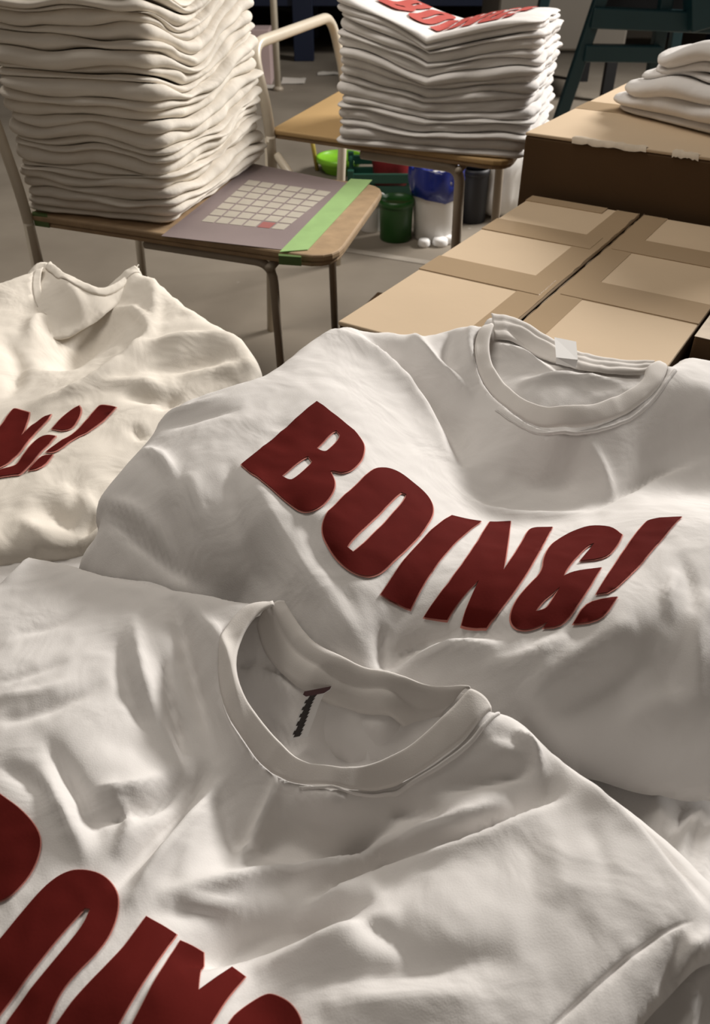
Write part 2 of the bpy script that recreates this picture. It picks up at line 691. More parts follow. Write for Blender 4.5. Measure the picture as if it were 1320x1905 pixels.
# ------------------------------------------------------------------ support under the shirts
tb = thing('work_table', 'low wooden work table under the spread white shirts', 'table', (0.05, 0.36, 0))
box('table_top', (0.06, 0.355, 0.355), (1.12, 0.57, 0.03), M['table'], tb, 0.004)
for sx in (-0.44, 0.56):
    for sy in (0.12, 0.60):
        box('leg', (sx, sy, 0.17), (0.05, 0.05, 0.34), M['table'], tb, 0.003)

# ------------------------------------------------------------------ loose shirt underneath (right edge and bottom right corner)
under_ctrl = [(1060, 1400, .505), (1200, 1520, .508), (1320, 1560, .503), (1320, 1480, .50), (1280, 1850, .478), (1320, 1780, .472), (1320, 1900, .482),
              (1200, 1900, .49), (1450, 1600, .495), (1450, 1850, .49), (600, 1300, .507), (600, 1700, .507), (200, 1500, .507), (100, 1040, .505), (0, 1060, .503), (-200, 1200, .51),
              (300, 1950, .51), (900, 2050, .51), (-200, 1900, .515)]
under_folds = [([(1060, 1420), (1150, 1480), (1250, 1600)], 30, 30, -8),
               ([(1190, 1440), (1220, 1480), (1225, 1560)], 14, 10, 6),
               ([(1330, 1480), (1290, 1520), (1265, 1580), (1255, 1640)], 14, 10, 9),
               ([(1340, 1530), (1310, 1580), (1300, 1640)], 10, 12, 7),
               ([(1275, 1500), (1245, 1560)], 10, 10, -7),
               ([(1340, 1790), (1290, 1815), (1245, 1870), (1215, 1940)], 10, 12, 8),
               ([(1270, 1830), (1240, 1880), (1215, 1930)], 9, 8, -9),
               ([(1300, 1840), (1278, 1900), (1262, 1960)], 10, 10, 8),
               ([(1330, 1830), (1310, 1900), (1300, 1960)], 11, 11, -10)]
S4 = Cloth(under_ctrl, 0.00034, under_folds, 0.0014, 11, gain=1.0, under=[Flat(np.array([(-.5, .07), (.62, .07), (.62, .64), (-.5, .64)]), .370)], clear=0.003)
S4.outline = chaikin(np.array([(-.43, .14), (-.10, .10), (.20, .10), (.40, .11), (.42, .22), (.44, .24), (.58, .20), (.61, .34), (.60, .42), (.48, .46), (.46, .50), (.47, .60), (.30, .63), (.0, .62), (-.22, .63), (-.42, .62), (-.47, .40)]), 2)
S4.roll = (np.vstack([S4.outline, S4.outline[:1]]), 0.03, 0.022)
t4 = thing('t_shirt', 'crumpled white t-shirt spread underneath, showing only at the right edge', 't-shirt', (0.05, 0.36, 0.375), 'loose shirts spread on the table')
S4.surface('body_fabric', S4.outline, 0.0055, M['cloth'], t4)

# ------------------------------------------------------------------ shirt at the left, behind ("NG!")
s3_ctrl = [(0, 515, .425), (70, 490, .418), (262, 496, .418), (380, 570, .425), (485, 670, .445), (160, 560, .45), (150, 640, .470), (250, 655, .448), (145, 815, .468),
           (0, 800, .475), (60, 900, .475), (50, 1000, .485), (190, 970, .485), (0, 650, .455), (300, 760, .465), (-150, 560, .45), (-150, 900, .48), (330, 900, .49), (430, 760, .475), (350, 640, .440)]
s3_folds = [([(100, 690), (150, 640), (230, 600)], 45, 40, -16),
            ([(40, 760), (110, 740), (180, 712), (252, 655), (300, 600)], 14, 20, 8),
            ([(245, 652), (340, 636), (455, 622)], 14, 26, 8),
            ([(260, 690), (360, 680), (440, 650)], 16, 16, -6),
            ([(200, 575), (260, 580), (285, 640)], 12, 12, 7),
            ([(285, 500), (288, 560), (290, 620)], 8, 14, 4),
            ([(300, 520), (380, 580), (450, 625)], 26, 20, -3),
            ([(0, 620), (30, 660), (20, 740)], 22, 18, -9),
            ([(60, 640), (70, 590), (110, 605)], 14, 14, 7),
            ([(180, 720), (260, 710), (320, 730)], 16, 14, 5),
            ([(225, 740), (300, 740), (345, 735)], 10, 10, -5),
            ([(300, 752), (320, 745)], 10, 10, -7),
            ([(250, 800), (262, 812)], 10, 10, -6),
            ([(330, 700), (420, 690), (480, 670)], 10, 14, 4),
            ([(60, 930), (110, 960), (160, 1000)], 20, 18, -7),
            ([(30, 960), (80, 1000), (110, 1020)], 14, 14, 5),
            ([(110, 900), (160, 930), (190, 965)], 12, 14, 4),
            ([(130, 890), (145, 940)], 8, 8, -4),
            ([(150, 990), (170, 970), (190, 960)], 8, 8, -7)]
S3 = Cloth(s3_ctrl, 0.00066, s3_folds, 0.0022, 3)
s3_neck = [(68, 489), (58, 530), (70, 580), (108, 606), (150, 582), (200, 552), (238, 518), (262, 495)]
s3_body = [(262, 495), (290, 506), (320, 530), (380, 570), (440, 608), (472, 635), (488, 675), (482, 690), (470, 760), (420, 860), (330, 960), (200, 1012), (150, 1004), (120, 1016), (50, 1022),
           (0, 1032), (-150, 1060), (-230, 900), (-230, 620), (-150, 555), (0, 515), (45, 497), (68, 489)]
s3_roll = S3.to_xy(chaikin(s3_body, 2, False))
S3.outline = np.vstack([s3_roll, S3.to_xy(chaikin(s3_neck, 2, False))[1:-1]])
S3.roll = (s3_roll, 0.022, 0.020)
t3 = thing('t_shirt', 'cream white t-shirt lying at the left edge, its red print cut off to NG!', 't-shirt', (-0.3, 0.85, 0.41), 'loose shirts spread on the table')
S3.surface('front_panel', S3.outline, 0.0060, M['cloth_warm'], t3)
S3b = Cloth([(68, 489, .424), (95, 487, .422), (180, 543, .432), (262, 494, .424), (110, 610, .460), (40, 560, .448), (220, 570, .45)], 0.00066, [([(110, 520), (150, 560), (160, 600)], 16, 16, 6)], 0.002, 5)
s3_back = S3b.to_xy(chaikin([(64, 488), (95, 487), (130, 519), (150, 533), (180, 543), (218, 531), (242, 506), (264, 494), (250, 545), (160, 612), (108, 640), (50, 600), (45, 520)], 2))
S3b.surface('back_panel', s3_back, 0.0060, M['cloth_warm'], t3)
band('collar_front', S3.to_xy([(80, 494), (74, 530), (84, 570), (112, 588), (150, 566), (196, 538), (228, 508), (250, 493)]), S3.to_xy(s3_neck), S3.z, M['cloth_warm'], t3, 0.0006, 0.0006)
band('collar_back', S3b.to_xy([(84, 500), (124, 535), (178, 560), (226, 545), (256, 505)]), S3b.to_xy([(95, 487), (130, 519), (180, 543), (218, 531), (258, 494)]), S3b.z, M['cloth_warm'], t3, 0.001, 0.002)
zc = T(0, 740, 5.74)
letters(S3, [('letter_n', [zc([(-150, 470), (0, 350), (140, 150), (165, 138), (312, 165), (280, 300), (232, 420), (340, 310), (440, 235), (550, 192), (500, 275), (330, 425), (290, 520), (120, 690), (0, 760), (-150, 800)])], []),
             ('letter_g', [zc([(430, 432), (520, 420), (602, 435), (400, 650), (240, 830), (170, 838), (0, 862), (-120, 872), (-100, 815), (0, 785), (120, 745), (200, 705), (340, 520)]),
                           zc([(560, 350), (690, 215), (780, 145), (850, 115), (872, 150), (830, 260), (735, 365)])], []),
             ('exclamation_mark', [zc([(500, 605), (600, 530), (800, 405), (940, 240), (1045, 112), (1100, 100), (1242, 130), (1010, 350), (800, 450), (680, 545), (590, 600)]),
                                   zc([(310, 797), (440, 655), (570, 630), (440, 768)])], [])], t3, M['print'], M['print_edge'], 0.006, 0.0016)

# ------------------------------------------------------------------ place of the slit carton the middle shirt lies on
def lerp(a, b, t):
    return a + (b - a) * t


class Slab:
    """helper to lay tape on a carton's top: u along the back edge, v from the back edge to the front"""

    def __init__(self, o, du, dv):
        self.o, self.du, self.dv = o, du, dv

    def p(self, u, v):
        return self.o + self.du * u + self.dv * v


# open carton with the cut tape along its seam
hc = 0.40
bl, fl, bm = pt(990, 365, hc), pt(640, 590, hc), pt(1230, 400, hc)
dv = (fl - bl)
dv = dv * (0.545 / dv.length)
nu = Vector((-dv.y, dv.x, 0)).normalized()
du = nu * 0.345 if nu.x > 0 else -nu * 0.345
du = (du * 0.65 + (bm - bl).normalized() * 0.345 * 0.35)
C1 = Slab(bl, du, dv)
zt = H - hc
CARTON_TOP = Flat(np.array([tuple(C1.p(u, v))[:2] for u, v in ((0, 0), (1, 0), (1, 1), (0, 1))]), zt)

# ------------------------------------------------------------------ the middle shirt ("BOING!")
s2_ctrl = [(620, 600, .372), (720, 604, .382), (830, 602, .380), (905, 596, .372), (1250, 658, .380), (1320, 668, .382), (1500, 700, .39),
           (490, 690, .380), (320, 745, .400), (250, 830, .415), (170, 932, .437), (150, 1010, .465), (420, 720, .384), (560, 800, .382), (520, 880, .386), (400, 860, .390), (300, 930, .412),
           (640, 740, .381), (740, 760, .408), (840, 800, .432), (700, 880, .395), (740, 980, .408), (850, 960, .432), (660, 1080, .409), (650, 1170, .424), (560, 1060, .409), (450, 1000, .410), (330, 1080, .452),
           (450, 1110, .452), (740, 1200, .441), (860, 1080, .417), (1000, 1070, .408), (1150, 1060, .399), (1250, 970, .398), (1050, 800, .398), (1050, 880, .432), (1120, 940, .437), (960, 880, .438),
           (1320, 845, .428), (1230, 864, .432), (1320, 950, .408), (1200, 760, .392), (1320, 760, .392), (1000, 1180, .411), (1150, 1170, .403), (1320, 1060, .398), (880, 1220, .426),
           (1000, 1290, .430), (1250, 1330, .447), (1150, 1400, .470), (1320, 1440, .472), (1320, 1250, .425), (1550, 1000, .41), (1500, 1350, .46), (600, 1250, .450), (800, 1350, .462), (950, 1420, .466)]
s2_folds = [([(660, 604), (735, 655), (795, 725), (838, 790), (862, 870)], 34, 12, -14),
            ([(600, 606), (680, 640), (760, 710), (812, 790), (838, 860)], 10, 44, 7),
            ([(765, 612), (790, 655), (830, 695), (880, 740)], 12, 14, 7),
            ([(840, 612), (825, 650), (845, 690)], 12, 12, -6),
            ([(880, 600), (868, 640), (880, 690)], 10, 12, 5),
            ([(940, 880), (1010, 900), (1080, 890)], 24, 20, -5),
            ([(1088, 822), (1115, 860), (1142, 925)], 9, 24, 5),
            ([(1180, 860), (1240, 830), (1320, 800)], 20, 20, -5),
            ([(1090, 955), (1160, 915), (1235, 866), (1330, 840)], 16, 8, -6),
            ([(870, 930), (930, 960), (1010, 965), (1090, 955)], 12, 14, 5),
            ([(720, 1240), (790, 1180), (870, 1160), (960, 1180)], 12, 12, -9),
            ([(715, 1160), (705, 1200), (715, 1250)], 12, 10, -8),
            ([(735, 1245), (820, 1205), (930, 1200)], 8, 16, 6),
            ([(730, 1215), (760, 1190), (800, 1170)], 6, 6, -4),
            ([(900, 1240), (960, 1240), (1060, 1180)], 10, 18, 5),
            ([(425, 850), (430, 940), (470, 1050), (520, 1110)], 14, 18, -5),
            ([(475, 880), (500, 960), (560, 1060), (620, 1150)], 16, 18, 4),
            ([(540, 930), (600, 1030), (660, 1130), (690, 1210)], 16, 14, -3),
            ([(350, 880), (370, 960), (400, 1050)], 16, 16, 4),
            ([(300, 920), (320, 1000), (350, 1070)], 14, 14, -5),
            ([(180, 950), (260, 1000), (330, 1060), (420, 1095)], 12, 12, -6),
            ([(175, 925), (260, 960), (320, 1030)], 12, 12, 5),
            ([(260, 835), (300, 850), (330, 900)], 10, 10, 5),
            ([(300, 800), (380, 770), (450, 760)], 16, 16, -4),
            ([(255, 800), (330, 770), (420, 735)], 8, 12, 4),
            ([(1265, 1030), (1285, 1080), (1290, 1150)], 9, 12, -3),
            ([(1255, 1060), (1240, 1110), (1250, 1160)], 10, 10, 4),
            ([(960, 1310), (1060, 1240), (1180, 1160)], 18, 14, 6),
            ([(1010, 1330), (1110, 1270), (1230, 1210)], 18, 18, -6),
            ([(1120, 1390), (1200, 1330), (1320, 1290)], 20, 20, 5),
            ([(1190, 1180), (1240, 1250), (1260, 1330)], 16, 18, -4),
            ([(940, 1310), (990, 1340), (1040, 1390)], 12, 12, -5),
            ([(1320, 1100), (1290, 1200), (1300, 1320)], 14, 14, 4)]
S2 = Cloth(s2_ctrl, 0.00046, s2_folds, 0.0014, 2, under=[S3, S4, CARTON_TOP], clear=0.006)
s2_neck = [(1240, 672), (1238, 706), (1201, 747), (1142, 785), (1078, 804), (1023, 804), (980, 791), (942, 764), (908, 730), (886, 690), (880, 650), (890, 615), (908, 594)]
s2_body = [(908, 594), (870, 592), (830, 600), (800, 612), (760, 612), (720, 602), (680, 600), (645, 594), (620, 598), (560, 630), (490, 690), (400, 715), (320, 745), (260, 820), (205, 880), (168, 930), (180, 975), (150, 1010),
           (130, 1060), (300, 1190), (500, 1330), (700, 1420), (850, 1470), (980, 1440), (1060, 1410), (1132, 1432), (1204, 1455), (1320, 1471), (1410, 1478), (1450, 1400), (1470, 1200), (1490, 1090), (1520, 1050), (1640, 1075), (1690, 1050), (1720, 900), (1640, 780), (1520, 705), (1400, 672), (1320, 662), (1272, 652), (1240, 672)]
s2_roll = S2.to_xy(chaikin(s2_body, 2, False))
S2.outline = np.vstack([s2_roll, S2.to_xy(chaikin(s2_neck, 2, False))[1:-1]])
S2.roll = (s2_roll, 0.020, 0.016)
t2 = thing('t_shirt', 'white t-shirt in the middle with the whole red word BOING! across its chest', 't-shirt', (0.1, 0.62, 0.43), 'loose shirts spread on the table')
S2.surface('front_panel', S2.outline, 0.0042, M['cloth'], t2)
S2b = Cloth([(908, 594, .378), (960, 602, .380), (1000, 626, .384), (1080, 668, .388), (1200, 684, .388), (1240, 680, .386), (1050, 730, .397), (980, 720, .397), (920, 680, .400), (1150, 730, .396), (1100, 790, .415), (950, 780, .415)], 0.00046,
            [([(905, 640), (960, 660), (1030, 700)], 12, 12, 6), ([(960, 715), (1040, 700), (1160, 715)], 10, 10, 5), ([(940, 620), (990, 650), (1040, 680)], 10, 12, -6)], 0.0016, 8, under=[CARTON_TOP], clear=0.003)
s2_back = S2b.to_xy(chaikin([(900, 594), (930, 590), (962, 600), (1000, 624), (1040, 650), (1085, 668), (1140, 680), (1200, 683), (1245, 672), (1240, 730), (1150, 800), (1020, 815), (935, 770), (895, 700), (895, 640)], 2))
S2b.surface('back_panel', s2_back, 0.0036, M['cloth'], t2)
s2_in = [(1200, 690), (1193, 713), (1142, 742), (1091, 761), (1031, 764), (989, 755), (959, 736), (930, 705), (912, 675), (908, 640), (918, 606)]
band('collar_front', S2.to_xy(s2_in), S2.to_xy(s2_neck), S2.z, M['rib'], t2, 0.0018, 0.0016)
band('collar_back', S2b.to_xy([(918, 640), (960, 640), (1000, 660), (1045, 686), (1100, 700), (1160, 706), (1205, 702)]), S2b.to_xy([(912, 590), (960, 598), (1000, 622), (1040, 648), (1085, 666), (1140, 678), (1215, 680)]), S2b.z, M['rib'], t2, 0.0045, 0.003, lobes=3, nc=19)
ed = [(1258, 690), (1215, 752), (1150, 796), (1080, 816), (1015, 815), (968, 800), (925, 768)]
band('collar_stitching', S2.to_xy([(x - 4, y - 3) for x, y in ed]), S2.to_xy([(x + 1, y + 2) for x, y in ed]), S2.z, M['cloth'], t2, 0.0006, 0.0012, nc=5)
# neck tag
a = S2b.to_xy([(1026, 656), (1066, 664), (1070, 692), (1030, 688)])
za = float(S2b.z(a).mean())
mesh_obj('neck_tag', [(*a[0], za + .018), (*a[1], za + .018), (*a[2], za + .012), (*a[3], za + .012), (*((a[3] + a[2]) / 2 - (a[1] - a[0]) * .45), za + .004), (*((a[3] + a[2]) / 2 + (a[1] - a[0]) * .45), za + .004)],
         [(0, 3, 2, 1), (3, 4, 5, 2)], M['tag_white'], t2, False)
za_ = T(440, 740, 3.3); zb = T(690, 940, 2.2)
letters(S2, [
    ('letter_b', [za_([(30, 425), (492, 38), (640, 145), (735, 225), (780, 290), (784, 350), (755, 415), (700, 462), (645, 474), (595, 462), (575, 466), (603, 520), (600, 580), (560, 640), (490, 700), (430, 720), (375, 700), (325, 660), (180, 540)])],
     [za_([(492, 318), (590, 222), (612, 215), (635, 240), (632, 262), (565, 335), (535, 342)]), za_([(278, 495), (415, 378), (440, 370), (465, 400), (450, 430), (350, 520), (320, 520)])]),
    ('letter_o', [za_([(525, 800), (540, 750), (580, 690), (720, 560), (820, 465), (880, 438), (940, 440), (1040, 495), (1140, 575), (1190, 640), (1208, 700), (1190, 765), (1130, 850), (1000, 985), (900, 1075), (850, 1100), (790, 1110), (720, 1085), (640, 1025), (570, 940), (530, 860)])],
     [za_([(678, 930), (700, 895), (850, 750), (970, 625), (1010, 598), (1040, 610), (1035, 640), (900, 790), (760, 930), (715, 960)])]),
    ('letter_i', [zb([(40, 375), (330, 48), (450, 75), (160, 435)])], []),
    ('letter_n', [zb([(215, 465), (400, 215), (485, 75), (570, 72), (552, 200), (540, 275), (590, 205), (640, 112), (665, 98), (740, 98), (660, 245), (600, 340), (530, 430), (470, 512), (368, 503), (440, 315), (310, 478)])], []),
    ('letter_g', [zb([(700, 280), (705, 220), (740, 160), (820, 115), (900, 92), (985, 98), (1025, 125), (1010, 165), (960, 225), (850, 240), (910, 165), (880, 175), (800, 265), (785, 300), (830, 280), (940, 265), (860, 390), (780, 500), (700, 512), (720, 488), (670, 510), (610, 525), (575, 505), (565, 465), (590, 400), (640, 340)])],
     [zb([(670, 445), (700, 400), (770, 345), (740, 395), (715, 435)])]),
    ('exclamation_mark', [zb([(918, 370), (1110, 75), (1160, 58), (1270, 52), (1000, 362)]), zb([(825, 488), (885, 395), (1005, 385), (940, 478)])], []),
], t2, M['print'], M['print_edge'])

# ------------------------------------------------------------------ the near shirt
s1_ctrl = [(-150, 1150, .475), (0, 1078, .468), (60, 1028, .470), (300, 1085, .450), (505, 1112, .415), (920, 1312, .417), (1000, 1360, .438), (1060, 1415, .452), (1230, 1540, .460), (1320, 1630, .458), (1300, 1690, .447),
           (1110, 1500, .440), (150, 1300, .447), (30, 1400, .452), (100, 1600, .460), (300, 1850, .462), (250, 1450, .452), (400, 1440, .468), (430, 1300, .440), (560, 1520, .481), (560, 1590, .499), (680, 1580, .496), (460, 1580, .490), (620, 1645, .481), (450, 1665, .480), (620, 1480, .455), (800, 1430, .441),
           (420, 1200, .430), (335, 1360, .464), (950, 1500, .448), (1000, 1700, .442), (1250, 1850, .455), (650, 1750, .462), (450, 1760, .487), (0, 1905, .47), (660, 1905, .460), (800, 1650, .452), (1150, 1650, .437), (1000, 1950, .452), (300, 2080, .475), (-200, 1700, .475)]
s1_folds = [([(322, 1105), (352, 1230), (385, 1330), (405, 1425)], 30, 20, -10),
            ([(298, 1210), (325, 1350), (348, 1420)], 8, 8, -5),
            ([(345, 1115), (420, 1200), (445, 1330), (470, 1430)], 14, 16, 4),
            ([(250, 1140), (272, 1280), (335, 1440)], 14, 26, 5),
            ([(215, 1180), (235, 1280), (290, 1400)], 12, 16, -3),
            ([(390, 1420), (342, 1500), (282, 1570), (210, 1655)], 9, 16, -8),
            ([(425, 1440), (372, 1515), (305, 1590), (235, 1690)], 14, 10, 6),
            ([(-20, 1342), (60, 1328), (130, 1300), (200, 1268)], 15, 15, -3),
            ([(-20, 1300), (80, 1290), (150, 1262)], 15, 15, 2),
            ([(-20, 1276), (60, 1254), (130, 1230)], 13, 13, -2),
            ([(20, 1180), (90, 1170), (160, 1130)], 16, 14, -2),
            ([(0, 1085), (40, 1060), (60, 1030)], 10, 16, 3),
            ([(80, 1370), (115, 1425), (155, 1495), (190, 1570)], 16, 16, -6),
            ([(70, 1430), (125, 1520), (165, 1610)], 16, 12, 4),
            ([(205, 1470), (250, 1530), (215, 1600)], 12, 12, 4),
            ([(-10, 1420), (60, 1450), (110, 1500)], 14, 18, -3),
            ([(150, 1520), (220, 1516), (290, 1494), (350, 1445)], 16, 12, -7),
            ([(170, 1470), (250, 1470), (305, 1440)], 16, 10, 4),
            ([(430, 1560), (520, 1590), (610, 1590), (690, 1575)], 30, 16, -7),
            ([(520, 1440), (492, 1530), (440, 1625)], 12, 10, 7),
            ([(395, 1500), (350, 1590), (330, 1640)], 16, 14, 4),
            ([(295, 1670), (380, 1650), (500, 1634), (610, 1625), (720, 1587), (830, 1537), (960, 1490)], 20, 17, 10),
            ([(560, 1668), (700, 1622), (800, 1583), (920, 1533), (1040, 1470)], 13, 8, -13),
            ([(540, 1705), (640, 1645), (740, 1606), (830, 1568), (930, 1530), (1030, 1492)], 8, 34, 8),
            ([(330, 1800), (440, 1765), (560, 1725), (700, 1670)], 30, 12, -17),
            ([(270, 1700), (350, 1695), (430, 1705)], 12, 16, -2),
            ([(330, 1670), (400, 1690), (460, 1680)], 10, 14, 3),
            ([(600, 1560), (660, 1585)], 26, 26, -6),
            ([(530, 1490), (600, 1500), (680, 1500), (720, 1530)], 12, 12, 5),
            ([(740, 1498), (805, 1512)], 16, 14, -7),
            ([(790, 1476), (880, 1450), (960, 1432), (1015, 1440)], 18, 15, -5.5),
            ([(955, 1360), (995, 1400), (1005, 1460)], 10, 14, 6),
            ([(910, 1390), (960, 1400), (980, 1420)], 10, 12, 3),
            ([(965, 1480), (1020, 1470)], 18, 20, -5),
            ([(470, 1810), (600, 1745), (740, 1690)], 12, 34, 5),
            ([(640, 1700), (720, 1740), (790, 1790)], 20, 18, -4),
            ([(980, 1560), (990, 1620), (998, 1700)], 18, 20, -1.3),
            ([(1025, 1560), (1040, 1620), (1050, 1690)], 18, 18, 1.2),
            ([(1095, 1530), (1125, 1600), (1150, 1680)], 16, 18, -1.3),
            ([(1060, 1690), (1085, 1730)], 22, 22, -1.2),
            ([(560, 1830), (760, 1800), (960, 1780)], 22, 26, -4),
            ([(600, 1870), (780, 1850), (900, 1850)], 16, 22, 3),
            ([(960, 1330), (1010, 1405), (1095, 1475), (1185, 1545), (1303, 1685)], 12, 30, 6),
            ([(1090, 1440), (1200, 1548), (1325, 1690)], 10, 9, -5),
            ([(1290, 1712), (1250, 1724), (1180, 1770), (1100, 1840), (1030, 1905), (960, 1985)], 3.2, 2.6, -2.4),
            ([(1260, 1735), (1265, 1780), (1230, 1850)], 8, 10, -5),
            ([(1330, 1735), (1290, 1770), (1255, 1800)], 10, 10, 5)]
S1 = Cloth(s1_ctrl, 0.00036, s1_folds, 0.0015, 6, under=[S3, S2, S4], clear=0.006, gain=1.7)
s1_neck = [(505, 1112), (455, 1125), (418, 1170), (402, 1240), (415, 1320), (455, 1390), (500, 1440), (545, 1460), (579, 1467), (632, 1475), (685, 1475), (742, 1460), (799, 1430), (856, 1388), (893, 1342), (918, 1308)]
s1_body = [(918, 1308), (945, 1312), (985, 1343), (1060, 1413), (1140, 1470), (1229, 1537), (1320, 1622), (1400, 1700), (1390, 1760), (1320, 1780), (1290, 1797), (1240, 1850), (1190, 1905), (1150, 1990), (1100, 2070), (600, 2090), (0, 2090), (-200, 2060), (-260, 1700), (-260, 1300),
           (-150, 1150), (0, 1078), (25, 1045), (60, 1025), (130, 1040), (200, 1062), (300, 1083), (380, 1092), (440, 1104), (505, 1112)]
s1_roll = S1.to_xy(chaikin(s1_body, 2, False))
S1.outline = np.vstack([s1_roll, S1.to_xy(chaikin(s1_neck, 2, False))[1:-1]])
S1.roll = (s1_roll, 0.016, 0.013)
t1 = thing('t_shirt', 'nearest white t-shirt with an open crew neck and large dark red letters', 't-shirt', (0.0, 0.35, 0.42), 'loose shirts spread on the table')
seam = S1.to_xy(chaikin([(1290, 1712), (1250, 1724), (1180, 1770), (1100, 1840), (1030, 1905), (960, 1985)], 2, False))
S1.surface('front_panel', S1.outline, 0.0034, M['cloth'], t1, extra=[seam])
S1b = Cloth([(500, 1150, .432), (537, 1134, .431), (590, 1210, .438), (723, 1263, .440), (870, 1286, .434), (488, 1214, .452), (572, 1301, .462), (723, 1350, .466), (640, 1400, .497), (520, 1340, .485), (760, 1400, .49), (450, 1250, .468), (650, 1500, .50), (870, 1400, .48), (440, 1400, .49)], 0.00038,
            [([(470, 1300), (510, 1360), (560, 1400)], 7, 9, -7), ([(460, 1245), (500, 1265), (560, 1305)], 8, 8, 6), ([(448, 1225), (470, 1232)], 8, 8, -6), ([(480, 1215), (470, 1240)], 6, 6, 4), ([(600, 1335), (700, 1365), (800, 1375)], 10, 8, 4)], 0.0016, 9)
s1_back = S1b.to_xy(chaikin([(470, 1150), (520, 1130), (560, 1190), (600, 1225), (660, 1250), (760, 1280), (880, 1290), (905, 1330), (870, 1430), (780, 1490), (640, 1520), (520, 1490), (440, 1420), (405, 1320), (395, 1230), (420, 1170)], 2))
S1b.surface('back_panel', s1_back, 0.0036, M['cloth'], t1)
s1_in = [(510, 1132), (485, 1142), (452, 1182), (438, 1235), (447, 1290), (483, 1342), (530, 1393), (560, 1420), (587, 1428), (632, 1433), (666, 1430), (715, 1414), (761, 1392), (799, 1361), (837, 1323), (871, 1286)]
band('collar_front', S1.to_xy(s1_in), S1.to_xy(s1_neck), S1.z, M['rib'], t1, 0.0022, 0.0014, nc=15, n=140)
band('collar_back', S1b.to_xy([(478, 1172), (488, 1214), (522, 1263), (572, 1301), (647, 1327), (723, 1350), (805, 1362)]), S1b.to_xy([(532, 1130), (560, 1176), (590, 1210), (647, 1236), (723, 1263), (780, 1278), (875, 1286)]), S1b.z, M['rib'], t1, 0.005, 0.006, lobes=2, nc=25, n=110)
ed = [(560, 1474), (632, 1484), (690, 1484), (750, 1468), (808, 1438), (866, 1396), (905, 1348), (930, 1318)]
band('collar_stitching', S1.to_xy([(x - 4, y - 5) for x, y in ed]), S1.to_xy([(x + 2, y + 2) for x, y in ed]), S1.z, M['cloth'], t1, 0.0006, 0.0014, nc=5, n=80)
# neck label with dark lettering
lab = S1b.to_xy(chaikin([(592, 1306), (578, 1330), (570, 1352), (556, 1384)], 2, False))
wv = 0.0072
V, F = [], []
zl = S1b.z(lab) + np.linspace(0.013, 0.006, len(lab))
for i, p in enumerate(lab):
    w = wv * (1.35 if i < 3 else 0.9)
    V += [(p[0] - w, p[1] - w * .25, zl[i]), (p[0] + w, p[1] + w * .25, zl[i])]
for i in range(len(lab) - 1):
    F.append((2 * i, 2 * i + 2, 2 * i + 3, 2 * i + 1))
tagl = mesh_obj('neck_tag', V, F, M['tag_white'], t1)
tagl['label'] = 'white woven neck label with dark lettering'


def tag_mark(i0, q0, q1, mat, skew):
    a0, a1 = np.array(V[2 * i0]), np.array(V[2 * i0 + 1])
    b0, b1 = np.array(V[2 * i0 + 2]), np.array(V[2 * i0 + 3])
    up = np.array((0, 0, .0006))
    q = [a0 + (a1 - a0) * q0 + up, b0 + (b1 - b0) * q0 * skew + up, b0 + (b1 - b0) * q1 * skew + up, a0 + (a1 - a0) * q1 + up]
    o = mesh_obj('tag_lettering', q, [(0, 1, 2, 3)], mat, None, False)
    o.parent = tagl


for i in range(3):
    tag_mark(i, 0.02, 0.98, M['tag_maroon'], 1.0)
for i in range(3, len(lab) - 2):
    tag_mark(i, 0.12 + 0.1 * (i % 2), 0.62, M['tag_dark'], 0.85)
zd = T(0, 1460, 2.2)
letters(S1, [
    ('letter_b', [zd([(-300, -60), (-60, 0), (0, 45), (90, 110), (155, 185), (175, 250), (150, 340), (80, 440), (20, 482), (-40, 488), (-200, 420), (-300, 300)])], []),
    ('letter_o', [zd([(0, 645), (120, 500), (210, 405), (280, 362), (350, 355), (420, 375), (470, 420), (490, 480), (470, 580), (420, 670), (340, 750), (260, 840), (200, 960), (150, 1120), (-80, 1250), (-250, 1120), (-180, 850)])],
     [zd([(372, 515), (350, 512), (260, 610), (120, 790), (0, 950), (-60, 1050), (-20, 1080), (40, 960), (180, 780), (340, 590)])]),
    ('letter_i', [zd([(240, 975), (330, 850), (480, 700), (560, 600), (600, 545), (725, 620), (640, 740), (560, 860), (490, 985), (400, 1150), (120, 1150)])], []),
    ('letter_n', [zd([(545, 985), (620, 840), (740, 645), (835, 695), (815, 850), (950, 750), (1005, 790), (930, 880), (870, 980), (760, 1150), (460, 1150)])], []),
    ('letter_g', [zd([(935, 975), (1000, 910), (1080, 862), (1120, 860), (1180, 890), (1220, 940), (1240, 1000), (1150, 1180), (850, 1180)])], []),
], t1, M['print'], M['print_edge'], 0.0034, 0.0006)


# ------------------------------------------------------------------ cartons
def quad_sheet(name, pts, z, mat, parent, th=0.0006):
    return prism(name, [(p.x, p.y) for p in pts], z, z + th, mat, parent)


